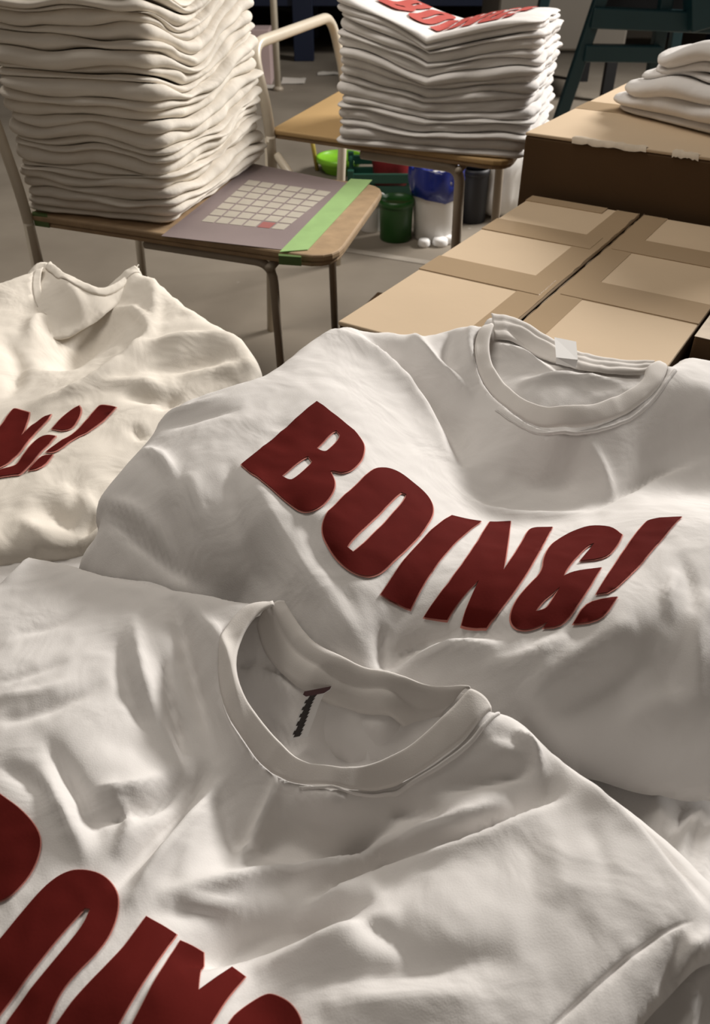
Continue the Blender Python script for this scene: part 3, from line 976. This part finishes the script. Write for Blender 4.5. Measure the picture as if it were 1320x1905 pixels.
c1 = thing('carton', 'wide flat carton behind the middle shirt, its seam tape slit open', 'box', (C1.p(.5, .5).x, C1.p(.5, .5).y, 0.0))
for nm, u0, u1 in (('top_flap', 0.0, 0.491), ('top_flap', 0.509, 1.0)):
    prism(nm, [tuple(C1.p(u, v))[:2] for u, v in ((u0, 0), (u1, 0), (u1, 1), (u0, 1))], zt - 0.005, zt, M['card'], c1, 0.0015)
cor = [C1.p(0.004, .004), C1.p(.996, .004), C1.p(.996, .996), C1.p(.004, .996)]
prism('body', [tuple(p)[:2] for p in cor], 0.0, zt - 0.07, M['card_shaded'], c1, 0.002)
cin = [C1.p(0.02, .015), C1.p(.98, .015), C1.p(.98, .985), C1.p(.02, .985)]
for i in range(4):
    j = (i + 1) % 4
    prism('side_panel', [tuple(p)[:2] for p in (cor[i], cor[j], cin[j], cin[i])], zt - 0.0698, zt - 0.0052, M['card_shaded'], c1)
for (u0, v0, u1, v1) in ((0.39, 0.0, 0.4905, 1.0), (0.5095, 0.0, 0.61, 1.0), (0.0, 0.235, 0.46, 0.33), (0.0, 0.56, 0.47, 0.66), (0.53, 0.20, 1.0, 0.30), (0.53, 0.52, 1.0, 0.63), (0.0, 0.0, 0.35, 0.05)):
    h_ = 0.0005 if v1 - v0 > .5 else 0.0011
    quad_sheet('tape_strip', [C1.p(u0, v0), C1.p(u1, v0), C1.p(u1, v1), C1.p(u0, v1)], zt + 0.0001, M['tape'], c1, h_)
rnd = random.Random(3)
for u in (0.4905, 0.5095):
    V = []; F = []
    for k in range(41):
        q = C1.p(u, k / 40)
        V += [tuple(q + Vector((0, 0, 0.001))), tuple(q + Vector((rnd.uniform(-.001, .001), 0, 0.001 + rnd.uniform(.0002, .0016))))]
        if k:
            F.append((2 * k - 2, 2 * k, 2 * k + 1, 2 * k - 1))
    mesh_obj('cut_tape_edge', V, F, M['card_edge'], c1)

# carton below, sticking out to the left
hb = H - 0.215
p0, p1 = pt(665, 535, hb), pt(500, 690, hb)
d = (p1 - p0).normalized(); nn = Vector((-d.y, d.x, 0))
nn = nn if nn.x > 0 else -nn
p0 = p0 + nn * .045; p1 = p1 + nn * .045
c0 = thing('carton', 'brown carton on the floor behind the shoulder of the middle shirt', 'box', ((p0.x + p1.x) / 2 + .1, (p0.y + p1.y) / 2, 0))
prism('body', [tuple(p)[:2] for p in (p0, p1, p1 + nn * .19, p0 + nn * .19)], 0.0, 0.214, M['card_shaded'], c0, 0.003)
quad_sheet('tape_strip', [lerp(p0, p1, .02) + nn * .07, lerp(p0, p1, .98) + nn * .07, lerp(p0, p1, .98) + nn * .12, lerp(p0, p1, .02) + nn * .12], 0.2145, M['tape'], c0)

# taller carton behind
yb = bl.y + 0.035
fl2 = pty(977, 246, yb)
h2 = H - fl2.z
fr2 = pt(1320, 304, h2)
du2 = C1.du.normalized() * 0.62
bk2 = pt(1190, 142, h2)
dv2 = (bk2 - fl2); dv2 = dv2.normalized() * 0.46
C2 = Slab(fl2, du2, dv2)
z2 = fl2.z
c2 = thing('carton', 'tall carton with a dark front carrying a rumpled pile of shirts', 'box', (C2.p(.5, .5).x, C2.p(.5, .5).y, 0))
prism('body', [tuple(C2.p(u, v))[:2] for u, v in ((0, 0), (1, 0), (1, 1), (0, 1))], 0.0, z2 - 0.005, M['card_shaded'], c2, 0.003)
for v0, v1 in ((0.0, 0.494), (0.506, 1.0)):
    prism('top_flap', [tuple(C2.p(u, v))[:2] for u, v in ((0, v0), (1, v0), (1, v1), (0, v1))], z2 - 0.0048, z2, M['card'], c2, 0.0015)
quad_sheet('tape_strip', [C2.p(.47, -.002), C2.p(.56, -.002), C2.p(.56, 1), C2.p(.47, 1)], z2 + .0001, M['tape'], c2)
quad_sheet('tape_strip', [C2.p(0, .43), C2.p(1, .43), C2.p(1, .57), C2.p(0, .57)], z2 + .0001, M['tape'], c2, .0004)
rnd = random.Random(5)
for u0, u1 in ((0.12, 0.30), (0.36, 0.42), (0.50, 0.58), (0.62, 0.70)):
    V = []; F = []
    n = 14
    for k in range(n + 1):
        q = C2.p(lerp(u0, u1, k / n), 0)
        V += [tuple(q + Vector((0, -.002, -.004 - rnd.uniform(0, .003)))), tuple(q + Vector((0, .001, .0015))), tuple(q + dv2.normalized() * rnd.uniform(.006, .016) + Vector((0, 0, .0015)))]
        if k:
            b = 3 * k
            F += [(b - 3, b, b + 1, b - 2), (b - 2, b + 1, b + 2, b - 1)]
    mesh_obj('torn_tape', V, F, M['card_edge'], c2)

# carton at the right edge
c3 = thing('carton', 'dark carton at the right edge beside the slit carton', 'box', (0.6, 0.95, 0))
q0, q1 = C1.p(1.025, .74), C1.p(1.025, .10)
d = (q1 - q0).normalized(); nn = C1.du.normalized()
prism('body', [tuple(p)[:2] for p in (q0, q0 + nn * .30, q1 + nn * .30, q1)], 0.0, H - hc + .012, M['card_shaded'], c3, 0.003)
quad_sheet('tape_strip', [q0 + d * .0 + nn * .0, q0 + nn * .02, q1 + nn * .02, q1], H - hc + .0121, M['card_edge'], c3)

# carton under the left shirt
c4 = thing('carton', 'carton hidden under the cream shirt at the left', 'box', (-0.42, 0.88, 0))
box('body', (-0.42, 0.86, 0.195), (0.50, 0.30, 0.39), M['card_shaded'], c4, 0.003)


# ------------------------------------------------------------------ chairs
def make_chair(name, label, A, B, C, seat_mat, zs, lean, r, rl, rmat):
    """A, B: rear corners of the seat (near side, far side); C: front corner on the near side; zs seat height"""
    A, B, C = Vector(A), Vector(B), Vector(C)
    D = B + C - A
    f = (C - A).normalized()           # towards the chair's front
    s = (B - A).normalized()           # towards the far side
    t = thing(name, label, 'chair', ((A.x + D.x) / 2, (A.y + D.y) / 2, 0))
    poly = round_poly([tuple(p)[:2] for p in (A, C, D, B)], [0.01, 0.055, 0.055, 0.01])
    seat = prism('seat', poly, zs - 0.011, zs, seat_mat, t, 0.003)
    inset = [tuple(Vector(p).lerp(Vector(((A.x + D.x) / 2, (A.y + D.y) / 2)), 0.015)) for p in poly]
    prism('seat_rim', inset, zs - 0.019, zs - 0.0115, M['wood_edge'], t, 0.003)
    # rear loop: two uprights joined by the top rail, leaning back
    back = -f
    zb = lambda p, z: Vector((p.x, p.y, z))
    low = zs - 0.10
    ua = [zb(A - s * .004, low), zb(A - s * .004, zs + .02), zb(A, zs + .02) + back * lean[0] + Vector((0, 0, lean[1]))]
    ub = [zb(B + s * .004, low), zb(B + s * .004, zs + .02), zb(B, zs + .02) + back * lean[0] + Vector((0, 0, lean[1]))]
    tube('back_frame', bez_path(ua + ub[::-1], 0.05), r, rmat, t)
    # legs
    zl = zs - 0.019
    tube('leg', [zb(A - s * .004, zs - .012), zb(A - s * .004 + back * .03, 0)], r, rmat, t)
    tube('leg', [zb(B + s * .004, zs - .012), zb(B + s * .004 + back * .03, 0)], r, rmat, t)
    for P, sg in ((C, 1), (D, -1)):
        q = P - f * 0.105 + s * (0.016 * sg)
        tube('leg', bez_path([zb(q - f * .22, zl - .008), zb(q, zl - .008), zb(q + f * .01, 0)], 0.03), rl, M['steel_dull'], t)
    m1, m2 = A + f * .02, B + f * .02
    tube('stretcher', [zb(m1, 0.2), zb(m2, 0.2)], 0.007, M['steel_dull'], t)
    tube('stretcher', [zb(C - f * .105, zl - .010), zb(D - f * .105, zl - .010)], 0.007, M['steel_dull'], t)
    return t, A, B, C, D, f, s


hs = 0.43
zs = H - hs
A1, C1c, D1 = pt(52, 398, hs), pt(622, 482, hs), pt(720, 345, hs)
B1 = A1 + (D1 - C1c)
ch1, A, B, C, D, f1, s1 = make_chair('chair', 'wooden chair with green tape and grid-printed sheet under the tallest shirt stack', A1, B1, C1c, M['wood_edge'], zs, (0.035, 0.22), 0.0085, 0.0070, M['steel'])


def on(px, py):
    p = pt(px, py, hs)
    return p


sheet = [on(300, 440), on(528, 466), on(655, 343), on(470, 305)]
quad_sheet('printed_sheet', sheet, zs + .0002, M['mat_purple'], ch1, .0008)
quad_sheet('green_tape', [on(520, 470), on(572, 466), on(692, 336), on(652, 334)], zs + .0003, M['tape_green'], ch1, .0012)
prism('green_tape', [tuple(p)[:2] for p in (pt(518, 474, hs + .001), pt(560, 478, hs + .001), pt(560, 481, hs + .001), pt(518, 478, hs + .001))], zs - .012, zs + .0008, M['tape_green_dark'], ch1)
prism('green_tape', [tuple(p)[:2] for p in (on(60, 394), on(88, 398), on(88, 403), on(60, 399))], zs - .018, zs + .001, M['tape_green_dark'], ch1)
# grid cells of the sheet
g00, g10, g11, g01 = on(372, 414), on(528, 430), on(618, 358), on(462, 335)
for i in range(6):
    for j in range(7):
        a0, a1 = (i + .07) / 6, (i + .93) / 6
        b0, b1 = (j + .08) / 7, (j + .92) / 7
        G = lambda u, v: lerp(lerp(g00, g10, u), lerp(g01, g11, u), v)
        quad_sheet('grid_cell', [G(a0, b0), G(a1, b0), G(a1, b1), G(a0, b1)], zs + .0011, M['red_stain'] if (i, j) == (4, 0) else M['mat_cell'], ch1, .0003)

A2, B2, C2c = pt(503, 240, hs), pt(640, 163, hs), pt(950, 303, hs)
ch2, A, B, C, D, f2, s2 = make_chair('chair', 'tan plywood chair with cream tube back under the stack topped by a red print', A2, B2, C2c, M['wood'], zs, (0.035, 0.135), 0.0115, 0.0105, M['steel'])
tube('brace', [A + f2 * .01 + Vector((0, 0, zs * 0 - .05)), A + f2 * .14 + Vector((0, 0, -.19))], 0.009, M['steel'], ch2)

# ------------------------------------------------------------------ stacks of folded shirts
ORD = ['lowest', 'second', 'third', 'fourth', 'fifth', 'sixth', 'seventh', 'eighth', 'ninth', 'tenth', 'eleventh', 'twelfth', 'thirteenth', 'fourteenth', 'fifteenth', 'sixteenth', 'seventeenth',
       'eighteenth', 'nineteenth', 'twentieth', 'twenty-first', 'twenty-second', 'twenty-third', 'twenty-fourth', 'twenty-fifth', 'twenty-sixth', 'twenty-seventh', 'twenty-eighth', 'twenty-ninth', 'thirtieth', 'thirty-first', 'thirty-second', 'thirty-third', 'thirty-fourth']


def folded_stack(o, du, dv, z0, n, th, dipf, where, group, mat, seed, jit=0.004, lip=0.004, cornr=0.02, lobes=1, noise_amp=0.0018, shiftf=None, uneven=0.35):
    """o: near-left corner; du along the near edge; dv to the back. dipf(u,v)->relative thickness"""
    rnd = random.Random(seed)
    o, du, dv = Vector(o), Vector(du), Vector(dv)
    lu, lv = du.length, dv.length
    per = round_poly([(0, 0), (lu, 0), (lu, lv), (0, lv)], cornr, 4)
    per = resample(per, 0.0075)
    eu, ev = du / lu, dv / lv
    cen = np.array((lu / 2, lv / 2))
    NP = len(per)
    nq = 9 if lobes == 2 else 7
    tg = np.roll(per, -1, 0) - np.roll(per, 1, 0)
    tg /= np.linalg.norm(tg, axis=1)[:, None]
    nrm = np.stack([tg[:, 1], -tg[:, 0]], 1)
    things = []
    lev = [0.0]
    for k in range(n):
        lev.append(lev[-1] + 1 + rnd.uniform(-uneven, uneven))
    lev = [q * n / lev[-1] for q in lev]
    for k in range(n):
        sh = np.array((rnd.uniform(-jit, jit), rnd.uniform(-jit, jit)))
        if shiftf:
            sh = sh + np.array(shiftf(k / max(1, n - 1)))
        grow = rnd.uniform(-jit, jit) * 0.6

        def zlev(P, kk):
            u = P[:, 0] / lu; v = P[:, 1] / lv
            zz = z0 + th * lev[kk] * dipf(u, v)
            if kk > 0:
                nz = np.array([noise.noise(Vector((p[0] * 11 + seed, p[1] * 11, kk * 0.55))) for p in P])
                zz = zz + noise_amp * nz * 2.0 * min(1, kk / 3)
            return zz
        b_n = np.array([noise.noise(Vector((p[0] * 14, p[1] * 14, k * 1.9 + seed))) for p in per])
        f_n = np.array([noise.noise(Vector((p[0] * 30, p[1] * 30, k * 1.3 + seed + 40))) for p in per])
        rings = []
        zb_, zt_ = zlev(per, k), zlev(per, k + 1)
        for c in (0.35, 0.75):
            P = cen + (per - cen) * c
            rings.append(np.column_stack([P + sh, zlev(P, k) + 0.0002]))
        for j in range(nq):
            q = j / (nq - 1)
            lobe = abs(math.sin(math.pi * lobes * q)) ** 0.6
            if lobes == 2:
                amp = lip * (1.0 if q < .5 else 0.75)
            else:
                amp = lip
            off = grow + amp * lobe + 0.008 * b_n + 0.004 * f_n * lobe
            P = per + nrm * off[:, None]
            qq = q + 0.05 * f_n * math.sin(math.pi * q) + 0.06 * b_n * math.sin(math.pi * q)
            rings.append(np.column_stack([P + sh, zb_ + (zt_ - zb_) * np.clip(qq, 0, 1)]))
        for c in (0.90, 0.72, 0.5, 0.25):
            P = cen + (per - cen) * c
            rings.append(np.column_stack([P + sh, zlev(P, k + 1) - 0.0002]))
        R = np.concatenate(rings)
        W = np.array([(o.x + eu.x * a + ev.x * b, o.y + eu.y * a + ev.y * b, z) for a, b, z in R])
        F = []
        nr = len(rings)
        for r_ in range(nr - 1):
            for i in range(NP):
                F.append((r_ * NP + i, r_ * NP + (i + 1) % NP, (r_ + 1) * NP + (i + 1) % NP, (r_ + 1) * NP + i))
        F.append(tuple(range(NP - 1, -1, -1)))
        F.append(tuple(range((nr - 1) * NP, nr * NP)))
        if k == n - 1:
            lb = 'topmost folded white t-shirt of ' + where
        elif k == 0:
            lb = 'lowest folded white t-shirt of ' + where
        else:
            lb = ORD[k] + ' folded white t-shirt from the bottom of ' + where
        ob = mesh_obj('folded_t_shirt', W, F, mat)
        ob.modifiers.new('smooth', 'SUBSURF').levels = 0
        ob.modifiers.clear()
        tag(ob, lb, 't-shirt', group)
        things.append(ob)
    return things


# tall stack on the taped chair
o1 = pt(62, 393, hs); r1 = pt(316, 420, hs); b1 = pt(484, 298, hs)
dip1 = lambda u, v: 1.0 - 0.16 * np.exp(-((v - .36) / .26) ** 2) * np.clip((u - .55) / .4, 0, 1) + 0.05 * np.clip((v - .7) / .3, 0, 1) * u - 0.03 * np.exp(-((u - .3) / .3) ** 2)
folded_stack(o1, r1 - o1, b1 - r1, zs + 0.0018, 25, 0.0134, dip1, 'the tall stack on the taped chair', 'folded shirts in the tall stack on the taped chair', M['cloth_warm'], 3, jit=0.006, lip=0.010, noise_amp=0.0055, uneven=0.5)

# stack with the printed top on the tan chair
o2 = pt(634, 268, hs); r2 = pt(970, 296, hs); b2 = pt(1022, 232, hs)
dv_ = (b2 - r2); nv_ = Vector((-(r2 - o2).y, (r2 - o2).x, 0)).normalized()
dv_ = (nv_ * 0.6 + dv_.normalized() * 0.4).normalized() * 0.30
wedge = lambda u: 1.0 - np.clip(1 - np.abs(u - .47) / .47, 0, 1) ** 1.25
dip2 = lambda u, v: 0.80 + 0.26 * wedge(u) * (1 - 0.35 * v) * np.where(u > .47, .62, 1.0)
stk2 = folded_stack(o2, r2 - o2, dv_, zs + 0.0004, 17, 0.0142, dip2, 'the shorter stack on the tan chair', 'folded shirts in the shorter stack on the tan chair', M['cloth'], 8, jit=0.006, lip=0.009, noise_amp=0.0035)
top2 = stk2[-1]
# red word on its top shirt
L2 = (r2 - o2).length; D2 = dv_.length
eu2, ev2 = (r2 - o2).normalized(), dv_.normalized()


def top_point(u, v):
    k = 17
    zz = zs + 0.0004 + 0.0142 * k * float(dip2(np.array([u]), np.array([v]))[0])
    p = o2 + eu2 * (u * L2) + ev2 * (v * D2)
    nz = noise.noise(Vector((u * L2 * 11 + 8, v * D2 * 11, k * 0.55)))
    return Vector((p.x, p.y, zz + 0.0035 * 2 * nz + 0.0024))


GL = {
    'letter_b': ([[(0, 0), (.62, 0), (.8, .08), (.85, .25), (.78, .45), (.7, .52), (.82, .62), (.85, .8), (.75, .95), (.6, 1), (0, 1)]], [[(.38, .16), (.5, .16), (.5, .4), (.38, .4)], [(.38, .6), (.5, .6), (.5, .84), (.38, .84)]]),
    'letter_o': ([[(0, .2), (.1, .05), (.3, 0), (.55, 0), (.75, .05), (.85, .2), (.85, .8), (.75, .95), (.55, 1), (.3, 1), (.1, .95), (0, .8)]], [[(.37, .2), (.48, .2), (.48, .8), (.37, .8)]]),
    'letter_i': ([[(0, 0), (.38, 0), (.38, 1), (0, 1)]], []),
    'letter_n': ([[(0, 0), (.34, 0), (.34, .5), (.55, 0), (.9, 0), (.9, 1), (.56, 1), (.56, .5), (.35, 1), (0, 1)]], []),
    'letter_g': ([[(0, .2), (.1, .05), (.3, 0), (.85, 0), (.85, .55), (.45, .55), (.45, .4), (.5, .4), (.5, .18), (.38, .18), (.38, .82), (.5, .82), (.5, .68), (.85, .68), (.85, .8), (.75, .95), (.55, 1), (.3, 1), (.1, .95), (0, .8)]], []),
    'exclamation_mark': ([[(0.02, .32), (.32, .32), (.36, 1), (0, 1)], [(0, 0), (.34, 0), (.34, .22), (0, .22)]], []),
}
x = 0.14
for nm in ('letter_b', 'letter_o', 'letter_i', 'letter_n', 'letter_g', 'exclamation_mark'):
    outs, hls = GL[nm]
    w = max(p[0] for o_ in outs for p in o_)
    for k, o_ in enumerate(outs):
        gmap = lambda P: np.array([((x + .150 * (q[0] + .30 * q[1])) * L2, (.20 + .72 * q[1]) * D2) for q in P])
        v, f = fill(gmap(soft_corners(o_)), [gmap(h_) for h_ in hls] if k == 0 else [], 0.006)
        pts3 = [top_point(a / L2, b / D2) for a, b in v]
        ob = mesh_obj(nm if k == 0 else nm + '_dot', pts3, f.tolist(), M['print_lit'], top2)
    x += .150 * (w + .10)

# rumpled pile on the tall carton
o3 = pt(1128, 205, h2); r3 = pt(1330, 252, h2)
o3 = o3 + Vector((0.01, 0.01, 0))
e3 = (r3 - o3).normalized()
v3 = Vector((-e3.y, e3.x, 0))
dip3 = lambda u, v: 0.72 + 0.55 * np.clip(u * 1.6, 0, 1) + 0.10 * np.sin(u * 9 + v * 4)
folded_stack(o3, e3 * 0.36, v3 * 0.25, z2 + 0.001, 6, 0.020, dip3, 'the rumpled pile on the tall carton', 'rumpled shirts on the tall carton', M['cloth'], 21, jit=0.014, lip=0.014, cornr=0.05, noise_amp=0.008, uneven=0.5, shiftf=lambda q: (0.075 * q, 0.0))

# ------------------------------------------------------------------ pots and clutter on the floor behind the chairs
def bucket(px, py, w_px, h_px, mat, label, name='bucket', cat='bucket', rim=True, taper=0.86, contents=None):
    b = pt(px, py, H)
    dep = b.y * math.cos(PITCH) + H * math.sin(PITCH)
    R = w_px * dep / FPX / 2
    b.y += R * .6
    hh = h_px * dep / FPX / math.cos(PITCH) * 0.93
    t = thing(name, label, cat, tuple(b))
    lathe('body', [(R * taper * .96, 0.0), (R * taper, 0.004), (R, hh - .012), (R, hh), (R * .93, hh), (R * .91, hh - .012), (R * .80, .012)], b, mat, t)
    if rim:
        lathe('rim', [(R * 1.0, hh - .02), (R * 1.05, hh - .018), (R * 1.05, hh + .001), (R * .95, hh + .001), (R * .95, hh - .004)], b, mat, t)
    return t, b, R, hh


t, b, R, hh = bucket(808, 449, 88, 98, M['white_plastic'], 'white bucket with blue plastic film over its rim')
rn = random.Random(2)


def crumple(r, z, a, j):
    n1 = noise.noise(Vector((math.cos(a) * 2.2, math.sin(a) * 2.2, j * .8)))
    n2 = noise.noise(Vector((math.cos(a) * 6, math.sin(a) * 6, j * 1.7 + 9)))
    return r * (1 + .13 * n1 + .11 * n2), z + .026 * n1 + .022 * n2


fb = lathe('blue_film', [(R * 1.08, hh - .055), (R * 1.12, hh - .035), (R * 1.14, hh - .01), (R * 1.10, hh + .012), (R * 1.16, hh + .03), (R * .9, hh + .012), (R * .5, hh - .01), (R * .15, hh - .02)], b, M['blue_plastic'], t, 40, crumple)
fb['label'] = 'crumpled dark blue plastic film'
t, b, R, hh = bucket(736, 450, 62, 62, M['green_bottle'], 'dark green pot beside the white bucket', 'paint_pot', 'pot', taper=.95)
lathe('ink', [(R * .9, hh - .008), (R * .5, hh - .006), (R * .05, hh - .006)], b, M['green_cap'], t)
t, b, R, hh = bucket(690, 432, 50, 52, M['white_plastic'], 'pale pot half hidden behind the taped chair', 'paint_pot', 'pot')
t, b, R, hh = bucket(632, 327, 84, 24, M['lime'], 'bright lime green bowl on the floor behind the chairs', 'bowl', 'bowl', taper=.7)
t, b, R, hh = bucket(878, 415, 50, 80, M['black_plastic'], 'black canister behind the white bucket', 'canister', 'canister', taper=1.0)
lathe('cap', [(R * .8, hh), (R * .8, hh + .02), (R * .35, hh + .03), (R * .3, hh + .045), (R * .1, hh + .045)], b, M['black_plastic'], t)
# green crate with a red lid thing
b = pt(728, 366, H)
cr = thing('crate', 'bottle green slatted crate behind the white bucket', 'crate', tuple(b))
for dz in (0.02, 0.062):
    for sy in (0, .24):
        box('slat', (b.x, b.y + sy, b.z + dz), (.30, .012, .032), M['crate_green'], cr, .002)
    for sx in (-.145, .145):
        box('slat', (b.x + sx, b.y + .12, b.z + dz), (.012, .24, .032), M['crate_green'], cr, .002)
for sx in (-.145, .145):
    for sy in (0, .24):
        box('corner_post', (b.x + sx, b.y + sy, b.z + .045), (.022, .022, .09), M['crate_green'], cr, .002)
box('base', (b.x, b.y + .12, b.z + .004), (.29, .24, .008), M['crate_green'], cr)
rb = thing('tub', 'red tub sitting in the green crate', 'tub', (b.x, b.y + .12, b.z + .009))
lathe('body', [(.055, .009), (.06, .012), (.075, .15), (.075, .16), (.068, .16), (.06, .03)], (b.x, b.y + .12, b.z), M['red_plastic'], rb)
lathe('lid', [(.078, .15), (.08, .155), (.078, .175), (.04, .185), (.01, .186)], (b.x, b.y + .12, b.z), M['red_plastic'], rb)
# white crumpled bag
b = pt(932, 410, H)


def crumple2(r, z, a, j):
    n1 = noise.noise(Vector((math.cos(a) * 1.6, math.sin(a) * 1.6, j * .9 + 4)))
    n2 = noise.noise(Vector((math.cos(a) * 5, math.sin(a) * 5, j * 2.1)))
    k = 0.0 if j == 0 else 1.0
    return r * (1 + .22 * n1 + .12 * n2), z + k * (.02 * n1 + .012 * n2)


bg = lathe('plastic_bag', [(.06, 0.012), (.075, .03), (.08, .08), (.075, .13), (.085, .17), (.06, .20), (.03, .21), (.01, .205)], (b.x, b.y + .06, 0), M['white_plastic'], None, 36, crumple2)
tag(bg, 'crumpled white plastic bag beside the dark carton front', 'bag')
for i, (px, py, lb, ln) in enumerate(((788, 458, 'small round white cap in front of the white bucket', 1), (818, 456, 'white cap lying left of the pair before the bucket', 1.3), (834, 452, 'white cap lying right of the pair before the bucket', 1.0))):
    b = pt(px, py, H)
    c = lathe('bottle_cap', [(.017 * ln, 0.0), (.0185 * ln, .004), (.0175 * ln, .016), (.015 * ln, .020), (.004, .0205)], (b.x, b.y, .001), M['tag_white'], None, 20)
    tag(c, lb, 'cap', 'white caps on the floor')
# yellow rod
p = pt(590, 318, H)
yr = tube('rod', [Vector((p.x, p.y, 0.004)), Vector((p.x - .02, p.y - .02, .14))], .008, M['yellow'])
tag(yr, 'short yellow rod standing beside the lime bowl', 'rod')

# ------------------------------------------------------------------ far background
b1_, b2_ = pt(517, 168, H), pt(448, 168, H)
fr = thing('metal_frame', 'thin cream metal frame of two posts behind the chairs', 'frame', ((b1_.x + b2_.x) / 2, b1_.y, 0))
tube('post', [b1_, b1_ + Vector((0, 0, 1.25))], .017, M['steel'], fr)
tube('post', [b2_, b2_ + Vector((0, 0, 1.25))], .017, M['steel'], fr)
tube('crossbar', [b2_ + Vector((0, 0, 1.24)), b1_ + Vector((0, 0, 1.24))], .017, M['steel'], fr)
for p in (b1_, b2_):
    lathe('foot', [(.028, 0), (.028, .012), (.018, .02)], p, M['steel_dull'], fr, 14)
p = pt(486, 160, H)
bx_ = box('card_box', (p.x, p.y + .1, .13), (.11, .16, .26), M['pinkish'], None, .004)
tag(bx_, 'pale pink card box standing on the floor behind the tan chair', 'box')
p = pt(497, 160, H)
for px, py, wx, wy, lb in ((546, 152, .13, .09, 'small white paper slip on the dark floor behind the tan chair'), (610, 138, .12, .05, 'torn paper scrap on the floor near the blue rack'), (500, 163, .10, .07, 'paper slip on the floor before the pink card box')):
    p = pt(px, py, H)
    V = []
    F = []
    for i in range(5):
        for j in range(4):
            V.append((p.x + wx * (i / 4 - .5), p.y + wy * (j / 3 - .5) * 1.6, .003 + .012 * abs(noise.noise(Vector((i * .9, j * .8, px))))))
    for i in range(4):
        for j in range(3):
            F.append((i * 4 + j, (i + 1) * 4 + j, (i + 1) * 4 + j + 1, i * 4 + j + 1))
    tag(mesh_obj('paper_scrap', V, F, M['paper']), lb, 'paper', 'paper scraps on the floor')
# blue rack
p = pt(566, 112, H)
rk = thing('storage_rack', 'dark blue steel storage rack at the back of the room', 'rack', (p.x + .8, p.y, 0))
for sx in (-2.5, 0, 2.5):
    for sy in (0, .9):
        box('upright', (p.x + sx, p.y + sy, 1.2), (.12, .09, 2.4), M['blue_steel'], rk, .004)
for z in (.34, 1.3):
    for sy in (0, .9):
        box('beam', (p.x, p.y + sy, z), (5.1, .05, .11), M['blue_steel'], rk, .004)
    box('shelf_board', (p.x, p.y + .45, z + .07), (5.0, .9, .03), M['dark'], rk)
rnd = random.Random(12)
xx = p.x - 2.3
k = 0
for lb in ('dark bale on the rack behind the left post', 'dark bale on the rack at the left end', 'dark wrapped bale on the rack behind the cream frame', 'dark wrapped bale on the rack right of the blue upright', 'dark bale on the rack behind the printed stack', 'dark bale at the right end of the rack'):
    w = .74
    bo = box('bale', (xx + w / 2, p.y + .48, .425 + .22), (w - .06, .7, .42), M['dark'], None, .05)
    tag(bo, lb, 'bale', 'dark bales on the rack')
    xx += w + .09
# grey crate at top right
gb = thing('bin', 'grey brown metal bin behind the printed stack', 'bin', (0.98, 4.75, 0))
box('body', (0.98, 4.75, .44), (.62, .60, .42), M['grey_panel'], gb, .01)
for sx in (-.27, .27):
    for sy in (-.26, .26):
        box('leg', (.98 + sx, 4.75 + sy, .115), (.05, .05, .23), M['dark'], gb)
# teal steel stand
Y = 3.3
L_top, L_bot = pty(1112, 10, Y), pty(1048, 200, Y)
dirn = (L_bot - L_top)
L_foot = L_top + dirn * ((L_top.z) / -(dirn.z))
R1t, R1b = pty(1227, 40, Y + .02), pty(1222, 112, Y + .02)
R1foot = Vector((R1b.x, R1b.y, 0))
st = thing('steel_stand', 'dark teal steel stand at the top right', 'stand', (pty(1200, 60, Y).x, Y, 0))


def bar(name, a, b, w, mat, parent, d=None):
    a, b = Vector(a), Vector(b)
    ax = (b - a).normalized()
    up = Vector((0, 1, 0))
    s = ax.cross(up).normalized()
    up = s.cross(ax).normalized()
    d = d or w
    V = []
    for p_ in (a, b):
        for i, j in ((-1, -1), (1, -1), (1, 1), (-1, 1)):
            V.append(p_ + s * (i * w / 2) + up * (j * d / 2))
    F = [(3, 2, 1, 0), (4, 5, 6, 7)] + [(i, (i + 1) % 4, 4 + (i + 1) % 4, 4 + i) for i in range(4)]
    o_ = mesh_obj(name, V, F, mat, parent, False)
    return bevel(o_, .004)


w = 0.043
bar('leg', L_foot, L_top + (L_top - L_foot) * .6, w, M['teal'], st)
bar('leg', R1foot, R1t + Vector((0, 0, .3)), w, M['teal'], st)
bar('rail', pty(1098, 32, Y - .01), pty(1330, 42, Y - .01), .062, M['teal'], st)
bar('rail', pty(1085, 98, Y - .01), pty(1225, 100, Y - .01), .052, M['teal'], st)
bar('post', pty(1306, 50, Y - .04), pty(1306, -260, Y - .04), .10, M['teal'], st)
for a_, b_ in (((L_foot.x, Y + .7, 0), (L_foot.x + .12, Y + .7, .9)), ((R1foot.x + .3, Y + .7, 0), (R1foot.x + .25, Y + .7, .9))):
    bar('leg', a_, b_, w, M['teal'], st)
pl = prism('back_plate', [(L_top.x + .02, Y + .08), (R1t.x + .12, Y + .08), (R1t.x + .12, Y + .10), (L_top.x + .02, Y + .10)], pty(1200, 40, Y).z, pty(1200, 40, Y).z + .5, M['dark'], st)
b = pt(1160, 72, H)
tag(box('card_box', (b.x, b.y + .15, .04), (.42, .3, .08), M['paper'], None, .01), 'flat pale box on the floor seen through the teal stand', 'box')
